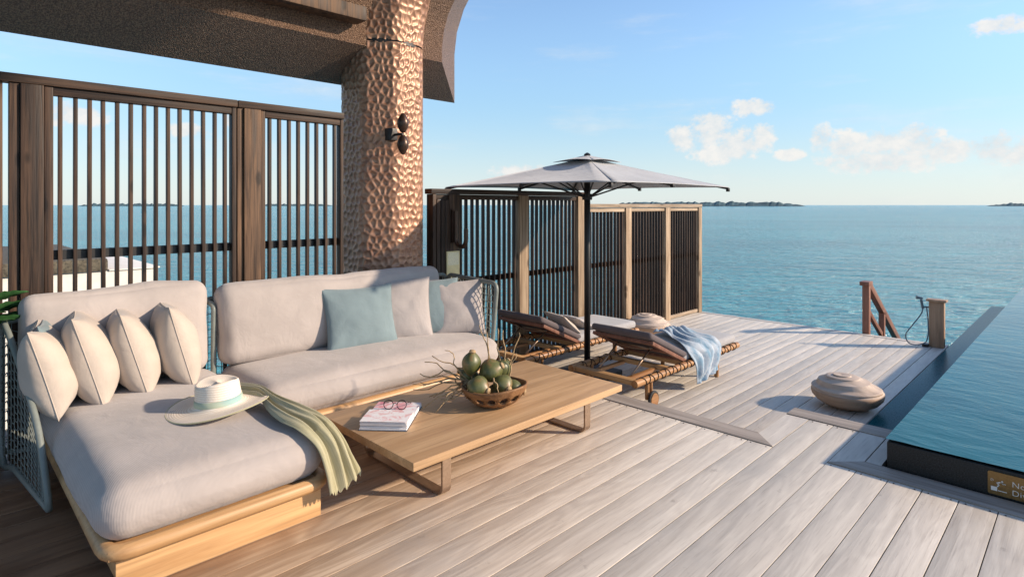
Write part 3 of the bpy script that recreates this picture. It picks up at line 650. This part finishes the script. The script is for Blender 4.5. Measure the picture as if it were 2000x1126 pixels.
for a in (.095, .175):
    ring = [bp(a+.028*math.cos(t), .262+.010*math.sin(t), .056+.024*math.sin(t)) for t in [2*PI*i/28 for i in range(28)]]
    MB().tube(ring, .0026, 6, True).build('rim', 'glassesm', gl, True)
    mb = MB(); mb.add(ring, [list(range(28))]); mb.build('lens', 'lens', gl, None)
MB().tube([bp(.122, .263, .060), bp(.135, .262, .066), bp(.148, .263, .060)], .0024, 6).build('bridge', 'glassesm', gl, True)
for a, s in ((.066, -1), (.204, 1)): MB().tube([bp(a, .265, .064), bp(a+s*.006, .30, .060), bp(a+s*.004, .36, .036), bp(a, .385, .026)], .0024, 6).build('temple', 'glassesm', gl, True)
# bowl with holes
BC = Vector((-2.69, 2.53, .25)); bw = thing('wooden_bowl', BC, 'carved brown wooden bowl pierced with round holes on coffee table', 'bowl')
def bowl():
    nt, nr = 120, 22; prof = []
    for j in range(nr+1): t = j/nr; a = t*R(74); prof.append((.075+.135*math.sin(a)/math.sin(R(74)), .004+.128*(1-math.cos(a))/(1-math.cos(R(74)))))
    holes = [(2*PI*k/15+(.0 if r else .21), .66 if r else .36, .052 if r else .034) for r in (0, 1) for k in range(15)]
    bm = bmesh.new(); V_ = {}
    L = .19
    for j in range(nr+1):
        for i in range(nt):
            a = 2*PI*i/nt; t = j/nr; r, z = prof[j]
            for ha, ht, hr in holes:
                da = (a-ha+PI) % (2*PI)-PI; du = da*r; dv = (t-ht)*L; d = math.hypot(du, dv); hr2 = hr*.5
                if d < hr2*1.35 and d > hr2*.72:
                    q = hr2/d; a = ha+du*q/r; t = ht+dv*q/L; jj = min(nr-1, max(0, t*nr)); k = int(jj); fr = jj-k; r = prof[k][0]*(1-fr)+prof[k+1][0]*fr; z = prof[k][1]*(1-fr)+prof[k+1][1]*fr; break
            wav = 1+.03*math.sin(3*a+.6)*t; V_[j, i] = bm.verts.new((r*wav*math.cos(a), r*wav*math.sin(a), z+.012*t*t*math.sin(2*a+1)))
    for j in range(nr):
        for i in range(nt):
            q = [V_[j, i], V_[j, (i+1) % nt], V_[j+1, (i+1) % nt], V_[j+1, i]]; tm = (j+.5)/nr; am = 2*PI*(i+.5)/nt; rm = (prof[j][0]+prof[j+1][0])/2
            if any(math.hypot(((am-ha+PI) % (2*PI)-PI)*rm, (tm-ht)*L) < hr*.5*.98 for ha, ht, hr in holes): continue
            bm.faces.new(q)
    bm.faces.new([V_[0, i] for i in range(nt)][::-1]); me = bpy.data.meshes.new('shell'); bm.to_mesh(me); bm.free(); me.shade_smooth()
    M['bowl'] = wood('carved_brown_wood', (.16, .075, .032), (.33, .17, .075), 0, 1.2, .5, .3, 0); o = link('shell', me, M['bowl'], bw); solidify(o, .011, -1)
bowl()
def coconut(loc, L, r, ax, label, seed):
    L *= .92; r *= .90; ax = Vector(ax).normalized(); q = ax.to_track_quat('Z', 'Y'); vs = []; prof = []
    for i in range(17):
        t = i/16; rr = r*math.sin(PI*t)**.78*(1+.10*(t-.5)); prof.append((max(rr, 1e-6), L*(t-.5)))
    mb = MB(); mb.lathe(prof, (0, 0, 0), 24, lambda p, a: Vector((p.x*(1+.055*math.cos(3*a+seed)), p.y*(1+.055*math.cos(3*a+seed)), p.z)))
    mb.v = [tuple(q @ Vector(p)) for p in mb.v]; root = thing('coconut', loc, label, 'coconut', 'green coconuts in the bowl'); me = mb.mesh('husk', smooth=True); link('husk', me, M['coco'], root)
    cp = MB(); cp.lathe([(.004, L*.5-.012), (.022, L*.5-.008), (.020, L*.5+.002), (.006, L*.5+.006)], (0, 0, 0), 10); cp.v = [tuple(q @ Vector(p)) for p in cp.v]; link('stem_cap', cp.mesh('stem_cap', smooth=True), M['twig'], root)
FW = Vector((-.707, .707, 0)); RT = Vector((.707, .707, 0))
def bl(r, f, z): return BC+RT*r+FW*f+Vector((0, 0, z))
coconut(bl(-.145, .02, .245), .185, .068, RT*.1+FW*-.1+Vector((0, 0, 1)), 'upright green brown coconut standing highest on the heap', 1)
coconut(bl(-.02, .02, .20), .19, .082, RT*.9+FW*-.2+Vector((0, 0, .5)), 'large round green coconut in the middle of the heap', 2)
coconut(bl(-.095, -.10, .135), .175, .075, RT*.8+FW*-.5+Vector((0, 0, -.15)), 'green coconut lying at front of the heap under the tall one', 3)
coconut(bl(.055, -.06, .14), .16, .068, RT*.5+FW*-.7+Vector((0, 0, -.2)), 'small green coconut in front of the large round one', 4)
coconut(bl(.115, .0, .098), .18, .062, RT*1+FW*-.15+Vector((0, 0, -.25)), 'low green coconut lying against the bowl rim', 5)
coconut(bl(.045, .10, .19), .17, .070, RT*.6+FW*.5+Vector((0, 0, .6)), 'yellowish coconut at the back of the heap', 6)
coconut(bl(-.165, .09, .16), .16, .062, RT*-.8+FW*.3+Vector((0, 0, .2)), 'small green coconut behind the upright one', 7)
coconut(bl(.01, -.02, .075), .15, .06, RT*1+Vector((0, 0, .1)), 'dark green coconut at the bottom of the bowl', 8)
tw = thing('dry_stalk_bunch', bl(-.16, .0, .13), 'bunch of dry branching palm stalks spilling from the bowl', 'dry stalks')
def twig(p0, p1, r=.004, kink=.018, seed=0):
    p0, p1 = Vector(p0), Vector(p1); N = 9; pts = []
    for i in range(N+1):
        t = i/N; p = p0.lerp(p1, t); k = kink*math.sin(PI*t); p += Vector((nz((t*3, seed, 0)), nz((t*3, seed, 5)), nz((t*3, seed, 9))))*kink*2*min(1, 3*t)+Vector((0, 0, k)); pts.append(p)
    MB().tube(pts, [r*(1-.55*i/N) for i in range(N+1)], 6).build('stalk', 'twig', tw, True)
st = bl(-.10, .02, .12)
for i, (r, f, z) in enumerate([(-.42, .05, .175), (-.36, .12, .27), (-.40, .10, .235), (-.28, .06, .32), (-.45, -.02, .13), (-.40, .04, .10), (-.38, -.12, .012), (-.30, -.19, .015), (-.41, .12, .14), (-.33, -.06, .06), (-.46, .06, .07), (-.27, -.16, .05), (-.36, -.02, .05), (-.25, -.18, .10), (-.43, .14, .09), (-.30, .02, .02)]):
    twig(st+RT*random.uniform(-.03, .03)+Vector((0, 0, random.uniform(-.03, .02))), bl(r*1.13, f, z), .0058, .022, i)
for i, (r0, f0, z0, r, f, z) in enumerate([(-.03, .08, .2, -.05, .10, .43), (-.01, .08, .2, -.10, .12, .47), (.03, .08, .2, .02, .12, .45), (.07, .08, .16, .055, .10, .44), (.08, .08, .14, .16, .12, .42), (.09, .06, .14, .14, .06, .30), (.0, -.10, .19, .035, -.17, .10)]):
    twig(bl(r0, f0, z0), bl(r, f, z), .0056, .012, 30+i)
# hat
ht = thing('straw_hat', (-3.25, 1.085, .452), 'woven straw hat with teal band lying on the chaise', 'hat')
def hatm():
    tilt = Matrix.Rotation(R(4), 3, 'X') @ Matrix.Rotation(R(-3), 3, 'Y'); prof = []
    for r, z in [(.112, .016), (.13, .010), (.17, .006), (.21, .006), (.235, .009), (.242, .010), (.235, .013), (.20, .010), (.15, .010), (.118, .018), (.112, .03), (.108, .07), (.105, .115), (.103, .128), (.098, .133), (.090, .130), (.07, .121), (.03, .117), (.0001, .116)]: prof.append((r, z))
    def fn(p, a):
        rr = math.hypot(p.x, p.y); p.z += .010*math.sin(2*a+.8)*max(0, (rr-.12)/.12)
        if p.z > .09 and rr < .12: p.y *= 1.0; p.z += .008*math.cos(2*a)
        p.x *= 1.06; return tilt @ p
    me = MB().lathe(prof, (0, 0, 0), 56, fn).mesh('straw_body', smooth=True); link('straw_body', me, M['straw'], ht)
    me = MB().lathe([(.1165, .016), (.1155, .03), (.1128, .052), (.1105, .052), (.113, .02)], (0, 0, 0), 56, fn).mesh('hat_band', smooth=True); link('hat_band', me, M['band'], ht)
    mb = MB(); mb.tube([fn(Vector((.2425*math.cos(2*PI*k/56), .2425*math.sin(2*PI*k/56), .0105)), 2*PI*k/56) for k in range(56)], .004, 6, True); link('brim_edge', mb.mesh('brim_edge', smooth=True), M['scarf'], ht)
hatm()
# scarf
def cat(P_, t):
    P_ = [Vector(p) for p in P_]; n = len(P_)-1; s = min(n-1e-6, max(0, t*n)); i = int(s); f = s-i; a = P_[max(0, i-1)]; b = P_[i]; c = P_[i+1]; d = P_[min(n, i+2)]
    return .5*((2*b)+(c-a)*f+(2*a-5*b+4*c-d)*f*f+(3*b-a-3*c+d)*f**3)
def scarf():
    Lp = [(-3.40, 1.20, .448), (-3.22, 1.23, .452), (-3.02, 1.20, .450), (-2.82, 1.215, .447), (-2.69, 1.25, .430), (-2.605, 1.30, .36), (-2.575, 1.33, .25), (-2.565, 1.35, .125)]
    Rp = [(-3.52, 1.30, .452), (-3.36, 1.36, .452), (-3.18, 1.385, .440), (-2.98, 1.43, .425), (-2.82, 1.475, .385), (-2.72, 1.50, .32), (-2.67, 1.525, .24), (-2.64, 1.56, .15)]
    Cp = [(-3.47, 1.26, .50), (-3.29, 1.30, .50), (-3.08, 1.31, .478), (-2.88, 1.345, .468), (-2.74, 1.39, .445), (-2.635, 1.42, .375), (-2.59, 1.45, .26), (-2.575, 1.48, .13)]
    def f(a, b):
        l, r, c = cat(Lp, b), cat(Rp, b), cat(Cp, b); tw_ = math.exp(-((b-.22)/.13)**2)
        p = l*(1-a)**2+c*2*a*(1-a)+r*a*a; p = p.lerp(c*.5+(l+r)*.25, .45*tw_)
        w_ = 2*math.sin(PI*a)**.5; amp = .010+.009*math.sin(PI*b)
        fold = math.sin(a*21+1.6*nz((.3, b*1.6, 2)))+.45*math.sin(a*43+1.0+1.3*nz((.7, b*1.8, 8)))+.6*nz((a*5, b*2.2, 4))
        nrm = Vector((.3, .15, 1)) if b < .62 else Vector((.8, .35, .35)); p += nrm.normalized()*amp*w_*fold*.75
        if b > .85: p.z += (.020*nz((a*9, 0, 3))+.010*math.sin(a*90))*(b-.85)/.15
        p.z += .012*tw_; return p
    mb = MB(); mb.grid(f, 72, 110); o = mb.build('scarf', 'scarf', None, True); tag(o, 'crinkled olive green scarf trailing over the chaise edge', 'scarf'); solidify(o, .0025, 0); return o
scarf()
# ================================================================== PARASOL
UC = Vector((-3.60, 4.66, LZ)); um = thing('parasol', UC, 'square taupe canvas parasol on dark pole between the loungers', 'parasol')
MB().tube([UC+Vector((0, 0, .055)), UC+Vector((0, 0, 2.19))], .031, 16).build('pole', 'black', um, True)
MB().box(UC+Vector((0, 0, .031)), (.50, .50, .062), None, .012).build('base_plate', plain('slate_base', (.05, .055, .062), .7, 0, 18, .4, .5), um)
MB().lathe([(.045, .06), (.045, .13), (.034, .15)], UC, 20).build('base_collar', 'black', um)
HZ, PZ, HW = 1.875, 2.175, 1.0
def canopy(hw, z0, z1, name, sag=.03, n=14, inner=0.0):
    c = [(-1, -1), (1, -1), (1, 1), (-1, 1)]
    for k in range(4):
        a = Vector((*c[k], 0)); b = Vector((*c[(k+1) % 4], 0))
        def f(u, v):
            e = a.lerp(b, u); t = inner+(1-inner)*v; p = e*hw*t; s = math.sin(PI*u)
            p *= 1-.045*s*t; p.z = z1-(z1-z0)*t**.93-sag*s*math.sin(PI*t*.9)+.022*s*t*t; return UC+p
        o = MB().grid(f, n, n).build(name, 'canvas', um, True); solidify(o, .004, 0)
canopy(HW, HZ, PZ, 'canopy_panel', inner=.05)
canopy(.24, PZ-.052, PZ+.022, 'vent_flap', .006, 8)
MB().lathe([(.03, 2.185), (.034, 2.203), (.015, 2.216), (.0001, 2.222)], UC, 14).build('finial', 'black', um)
for k in range(8):
    a = k*PI/4+PI/4; L = HW*(1.414 if k % 2 == 0 else .955); d = Vector((math.cos(a), math.sin(a), 0)); z1 = HZ+(0 if k % 2 == 0 else .022)
    def rz(t): return PZ-(PZ-z1)*t**.93-.016-(.03*math.sin(PI*t*.9) if k % 2 else 0)
    rb = MB().tube([UC+d*L*t+Vector((0, 0, rz(t))) for t in (.03, .25, .5, .75, 1.0)], .011, 6).build('rib', 'black', um)
    MB().tube([UC+d*.035+Vector((0, 0, 1.78)), UC+d*L*.5+Vector((0, 0, rz(.5)))], .008, 6).build('strut', 'black', rb)
    MB().box(UC+d*(L-.012)+Vector((0, 0, z1-.026)), (.03, .03, .035), None, .004).build('rib_tip', 'black', rb)
MB().lathe([(.05, 1.75), (.05, 1.81)], UC, 16).build('runner', 'black', um)
# ================================================================== LOUNGERS
def lounger(loc, label):
    root = thing('sun_lounger', loc, label, 'sun lounger', 'teak sun loungers'); o = Vector(loc); hx = .33
    A = lambda x, y, z: o+Vector((x, y, z))
    for s in (-1, 1):
        rl = MB().tube([A(s*hx, 0, .25), A(s*hx, 1.90, .25)], .031, 16).build('side_rail', 'teak2', root, 40)
        mb = MB()
        for hand in (1, -1):
            for q in range(14):
                y = .10+q*.125; mb.tube([A(s*hx+.0345*math.cos(hand*(2*PI*i/16)+PI/2*s), y+.125*i/16*.9, .25+.0345*math.sin(hand*(2*PI*i/16)+PI/2*s)) for i in range(17)], .0036, 5)
        mb.build('rope_lashing', 'rope', rl, True, kind='stuff')
        lg = MB().tube([A(s*(hx-.02), .22, .235), A(s*(hx-.02), .22, .075)], .019, 10).build('leg', 'teak2', root)
        MB().tube([A(s*(hx-.02), .28, .235), A(s*(hx-.02), .28, .09)], .014, 10).build('leg', 'teak2', root)
        wh = MB().tube([A(s*(hx+.005), .25, .075), A(s*(hx+.038), .25, .075)], .056, 24).build('wheel', 'teak2', root, 40)
        ring = [A(s*(hx+.0215), .25+.063*math.cos(t), .0755+.063*math.sin(t)) for t in [2*PI*i/28 for i in range(28)]]; MB().tube(ring, .0125, 8, True).build('tyre', 'rubber', wh, True)
        MB().tube([A(s*(hx-.03), 1.50, .235), A(s*(hx-.03), 1.50, .0)], [.026, .022], 12).build('leg', 'teak2', root)
    for y, wd in ((.06, .07), (.60, .05), (.88, .05), (1.84, .06)): MB().lo_hi(A(-hx+.005, y-wd/2, .225), A(hx-.005, y+wd/2, .268), .005).build('cross_bar', 'teakx', root)
    for s in (-1, 1): MB().lo_hi(A(s*.17-.018, .096, .215), A(s*.17+.018, .574, .245), .004).build('notch_rail', 'teak2', root)
    MB().lo_hi(A(-hx+.03, .90, .262), A(hx-.03, 1.82, .276)).build('bed_panel', 'dk', root, None)
    cushion('seat_cushion', A(-.315, .83, .270), A(.315, 1.915, .355), .035, 'grey', root, (0, 0, .014), .005, 3, n=14)
    th = math.atan2(.225, .50); piv = A(0, .865, .275); rot = Matrix.Rotation(-th, 3, 'X')   # backrest runs towards -y, up
    def B(x, s, h): return piv+rot @ Vector((x, -s, h))
    bk_ = MB().box(B(0, .31, .012), (.60, .60, .016), rot).build('back_panel', 'dk', root)
    for s in (-1, 1): MB().box(B(s*.295, .31, .0), (.045, .62, .03), rot, .004).build('back_frame', 'redwood', root)
    for q in (.02, .30, .60): MB().box(B(0, q, .0), (.545, .045, .028), rot, .004).build('back_slat', 'redwood', root)
    vs, fs = rounded(.315, .345, .030, .028, 12, (0, 0, .010), .004, 4); mb = MB(); mb.add([B(v.x, .335-v.y, .050+v.z) for v in vs], fs); mb.build('back_cushion', 'dusk', root, True)
    hp = [B(x, .45, -.016-.03*math.cos(PI*x/.44)) for x in [-.22+.44*i/10 for i in range(11)]]; MB().tube(hp, .006, 6).build('handle', 'bronze', root, True)
    for s in (-1, 1): MB().tube([B(s*.17, .40, -.012), A(s*.17, .20, .25)], .008, 8).build('prop', 'bronze', root, True)
    mb = MB().tube([B(-.17, .40, -.012), B(.17, .40, -.012)], .008, 8).build('prop_bar', 'bronze', root, True)
    return root
l2 = lounger((-2.98, 4.05, LZ), 'teak sun lounger with a towel hanging off it, between parasol and pool')
l1 = copy_tree(l2); l1.location = (-4.11, 3.93, LZ); l1['label'] = 'teak sun lounger with small pillows, alongside the slatted fence'
pillow('cream pillow resting on the lounger beside the fence', (-4.02, 4.90, .155), (.40, .30), .10, 75, 48, 'cream', seed=11)
pillow('taupe pillow lying flat on the lounger beside the fence', (-4.0, 5.14, .165), (.36, .28), .09, 80, 62, 'fabp', seed=12)
def towel():
    mid = [(-3.22, 5.46, .185), (-3.08, 5.44, .215), (-2.92, 5.36, .20), (-2.76, 5.28, .195), (-2.655, 5.22, .165), (-2.605, 5.19, .09), (-2.59, 5.17, -.02), (-2.585, 5.16, -.12)]
    def f(a, b):
        c = cat(mid, b); wdt = .16+.08*math.sin(PI*b)+.03*nz((b*4, 1, 0)); p = c+Vector((.05*(a-.5), (a-.5)*2*wdt, 0))
        fold = math.sin(a*15+4*math.sin(b*6)+b*7)+.7*math.sin(a*8-b*12+3*nz((a*2, b*3, 5)))
        amp = .022*min(1, 2.5*(1-abs(2*a-1))+.3)
        if b < .6: p.z += abs(amp*fold)*.9
        else: p.x += abs(amp*fold)*.9
        p.y += .03*math.sin(b*9+a*3); 
        if b > .8: p.z += .09*(a-.3)*(b-.8)/.2
        return p
    o = MB().grid(f, 48, 80).build('beach_towel', 'towel', None, True); solidify(o, .006, 1); tag(o, 'crumpled blue grey towel draped over the lounger side rail', 'towel')
towel()
# ================================================================== PODS
def pod(loc, rad, yaw, label):
    root = thing('timber_pod_stool', loc, label, 'stool', 'turned timber pods'); R_ = rad
    prof = [(.001, 0), (.42, .004), (.62, .06), (.84, .19), (.97, .34), (1.0, .45), (.985, .52)]
    sh = lambda p, a: Vector((p.x*1.0, p.y*.93, p.z*(1+.06*math.cos(a-yaw))))
    link('lower_shell', MB().lathe([(r*R_, z*R_) for r, z in prof], (0, 0, 0), 64, sh).mesh('lower_shell', smooth=True), M['clay'], root)
    top = [(.985, .52)]; steps = [(.93, .63), (.70, .82), (.46, .935), (.24, .985), (.0005, 1.0)]
    pr = (.985, .52)
    for i, (r, z) in enumerate(steps):
        top += [(pr[0]*.45+r*.55, pr[1]*.72+z*.28), (r*1.04, z-.035), (r*1.01, z-.006), (r*.985, z)]; pr = (r, z)
    def sh2(p, a):
        t = max(0, min(1, (p.z/R_-.52)/.48)); return Vector((p.x-.16*R_*t*math.cos(yaw), p.y*.93-.16*R_*t*math.sin(yaw), p.z*(1+.06*math.cos(a-yaw)*(1-t))))
    link('stepped_top', MB().lathe([(r*R_, z*R_) for r, z in top], (0, 0, 0), 64, sh2).mesh('stepped_top', smooth=28), M['clay2'], root)
M['clay2'] = wood('pale_turned_timber', (.52, .40, .31), (.66, .53, .43), 0, .35, .6, .1, .1)  # stepped tops take a paler timber tone than the lower shells
pod((-1.50, 5.50, LZ), .275, R(45), 'turned timber pod stool standing alone beside the pool'); pod((-4.17, 6.70, LZ), .285, R(80), 'turned timber pod stool beside the fence behind the loungers')
# ================================================================== STAIR RAIL, SHOWER, SIGN
rl = thing('sea_stair_rail', (-2.17, 8.79, LZ), 'red brown timber handrail of the steps down into the sea', 'handrail')
MB().lo_hi((-2.21, 8.765, -.9), (-2.13, 8.845, .44), .004).build('post', 'redwood', rl)
MB().lo_hi((-2.225, 8.70, .44), (-2.115, 8.89, .49), .005).build('cap', 'redwood', rl)
def beam(a, b, w_, h_, name, root, m):
    a, b = Vector(a), Vector(b); d = b-a; q = d.to_track_quat('Y', 'Z').to_matrix(); MB().box((a+b)/2, (w_, d.length, h_), q, .004).build(name, m, root)
beam((-2.17, 8.86, .45), (-2.17, 10.6, -.62), .07, .085, 'handrail', rl, 'redwood'); beam((-2.17, 8.85, .10), (-2.17, 10.4, -.85), .045, .06, 'mid_rail', rl, 'redwood')
MB().lo_hi((-2.205, 9.56, -1.3), (-2.135, 9.63, -.02), .004).build('post', 'redwood', rl)
beam((-2.17, 8.80, -.35), (-2.17, 10.5, -1.5), .05, .2, 'stringer', rl, 'redwood'); beam((-1.4, 8.80, -.35), (-1.4, 10.5, -1.5), .05, .2, 'stringer', rl, 'redwood')
for i in range(5): MB().lo_hi((-2.14, 8.86+.3*i, -.46-.2*i), (-1.43, 9.08+.3*i, -.42-.2*i), .004).build('tread', 'redwood', rl)
sh = thing('shower_post', (-1.36, 8.60, LZ), 'timber rinse shower post with hose on the deck corner', 'shower')
M['shw'] = wood('shower_timber', (.33, .20, .12), (.48, .31, .20), 2, .8, .55, .2, 0)
MB().lo_hi((-1.44, 8.52, LZ), (-1.29, 8.60, .345), .004).build('column', 'shw', sh); MB().lo_hi((-1.465, 8.495, .345), (-1.265, 8.625, .37), .004).build('cap', 'shw', sh); MB().lo_hi((-1.50, 8.47, LZ), (-1.44, 8.60, LZ+.03), .004).build('foot', 'black', sh)
MB().tube([(-1.44, 8.55, .27), (-1.50, 8.53, .27)], .010, 8).build('holder', 'hose', sh); MB().tube([(-1.50, 8.53, .25), (-1.515, 8.51, .36)], .014, 10).build('handset', 'hose', sh); MB().tube([(-1.56, 8.49, .385), (-1.50, 8.515, .375)], [.022, .012], 10).build('shower_head', 'hose', sh)
hs = [(-1.50, 8.53, .25), (-1.515, 8.50, .18), (-1.59, 8.46, .05), (-1.655, 8.43, -.07), (-1.63, 8.43, -.165), (-1.56, 8.45, -.185), (-1.47, 8.48, -.15), (-1.445, 8.51, -.06), (-1.448, 8.53, .1), (-1.465, 8.54, .27)]
MB().tube([cat(hs, i/60) for i in range(61)], .007, 8).build('hose', 'hose', sh, True)
# sign on the pool wall
sg = thing('pool_sign', (-.2, 3.895, .07), 'brass No Diving sign with diver pictogram on the granite pool wall', 'sign')
def rrect(x0, x1, z0, z1, r): return [(x1-r+r*math.cos(a), z1-r+r*math.sin(a)) for a in (0, PI/4, PI/2)]+[(x0+r-r*math.sin(a), z1-r+r*math.cos(a)) for a in (0, PI/4, PI/2)]+[(x0+r-r*math.cos(a), z0+r-r*math.sin(a)) for a in (0, PI/4, PI/2)]+[(x1-r+r*math.sin(a), z0+r-r*math.cos(a)) for a in (0, PI/4, PI/2)]
def flat(poly, y0, y1, name, m, root):
    n = len(poly); mb = MB(); mb.add([(x, y0, z) for x, z in poly]+[(x, y1, z) for x, z in poly], [list(range(n)), list(range(n, 2*n))[::-1]]+[[i, n+i, n+(i+1) % n, (i+1) % n] for i in range(n)]); return mb.build(name, m, root, None)
flat(rrect(-.405, -.02, .012, .128, .008), 3.892, 3.8995, 'plate', 'brass', sg)
def stroke(pts, w_, name='pictogram'):
    for (a, b) in zip(pts[:-1], pts[1:]):
        a, b = Vector((a[0], a[1])), Vector((b[0], b[1])); d = (b-a).normalized(); n_ = Vector((-d.y, d.x))*w_/2; a2 = a-d*w_*.3; b2 = b+d*w_*.3
        mb = MB(); q = [a2+n_, a2-n_, b2-n_, b2+n_]; mb.add([(p.x, 3.8912, p.y) for p in q], [[0, 1, 2, 3]]); mb.build(name, 'print', sg, None)
def disc(x, z, r):
    mb = MB(); mb.add([(x+r*math.cos(2*PI*k/16), 3.8911, z+r*math.sin(2*PI*k/16)) for k in range(16)], [list(range(16))]); mb.build('pictogram', 'print', sg, None)
flat([(-.392, .032), (-.367, .032), (-.367, .053), (-.392, .053)], 3.8908, 3.8918, 'pictogram', 'print', sg); stroke([(-.363, .036), (-.330, .036)], .0035)
stroke([(-.366, .056), (-.360, .066), (-.369, .074), (-.352, .081), (-.342, .074)], .0055); stroke([(-.352, .080), (-.341, .076), (-.334, .075)], .004); disc(-.347, .086, .0042)
ringp = [(-.388+.006*math.cos(t), .085+.006*math.sin(t)) for t in [2*PI*i/12 for i in range(13)]]; stroke(ringp, .0012); stroke([(-.392, .081), (-.384, .089)], .0012)
def text(body, x, z, size):
    cu = bpy.data.curves.new('lettering', 'FONT'); cu.body = body; cu.size = size; cu.offset = -.0004; cu.space_character = 1.06; tmp = bpy.data.objects.new('tmp', cu); COL.objects.link(tmp); bpy.context.view_layer.update()
    dg = bpy.context.evaluated_depsgraph_get(); me = bpy.data.meshes.new_from_object(tmp.evaluated_get(dg)); bpy.data.objects.remove(tmp)
    o = link('lettering', me, M['print'], sg); me.materials.clear(); me.materials.append(M['print']); o.rotation_euler = (R(90), 0, 0); o.location = Vector((x, 3.8910, z))-ORG[sg]
text('No', -.310, .072, .040); text('Diving', -.310, .030, .040)
# ================================================================== PLANT
pt = thing('potted_plant', (-4.27, -.02, 0), 'leafy green potted plant beside the mesh arm of the chaise', 'plant')
MB().lathe([(.13, 0), (.16, .02), (.18, .50), (.19, .58), (.17, .58), (.165, .54), (.0001, .54)], ORG[pt], 28).build('pot', 'sand', pt, 40)
def leaf(base, tip, wd, seed):
    base, tip = Vector(base), Vector(tip); d = tip-base; L = d.length; sd = d.cross(Vector((0, 0, 1))).normalized(); sd = Matrix.Rotation(R(-42 if seed == 50 else 0), 3, d.normalized()) @ sd; up = sd.cross(d).normalized()
    def f(a, b):
        s = a*2-1; wv = wd*math.sin(PI*min(1, b*.97+.03))**.7*(1-.35*b)*(1-.28*(.5+.5*math.sin(b*38))*abs(s)**1.5); return base+d*b+sd*s*wv+up*(.10*L*math.sin(PI*b)+.12*wd*abs(s))
    o = MB().grid(f, 8, 26).build('leaf', 'leaf', pt, True); 
for k_, t_, wd_ in (((-4.38, .16, .84), (-4.40, .45, .93), .07), ((-4.22, .14, .80), (-4.24, .41, .875), .065), ((-4.32, .17, .92), (-4.34, .42, 1.0), .06), ((-4.44, .18, .78), (-4.455, .50, .86), .06)):
    b_ = ORG[pt]+Vector((0, .04, .54)); MB().tube([b_, b_.lerp(Vector(k_), .5)+Vector((0, 0, .03)), k_], [.006, .005, .004], 6).build('stem', 'leaf', pt, True); leaf(k_, t_, wd_, 50)
for i in range(15):
    a = 2*PI*i/15+.2; el = random.uniform(.15, .9); r = random.uniform(.34, .46); b = ORG[pt]+Vector((.04*math.cos(a), .04*math.sin(a), .54)); k = ORG[pt]+Vector((.16*math.cos(a), .16*math.sin(a), .76+.16*el)); t_ = ORG[pt]+Vector((r*math.cos(a), r*math.sin(a), .80+.20*el))
    if t_.x < -4.47: t_.x = -4.47
    MB().tube([b, b.lerp(k, .5)+Vector((0, 0, .03)), k], [.006, .005, .004], 6).build('stem', 'leaf', pt, True); leaf(k, t_, .055, i)
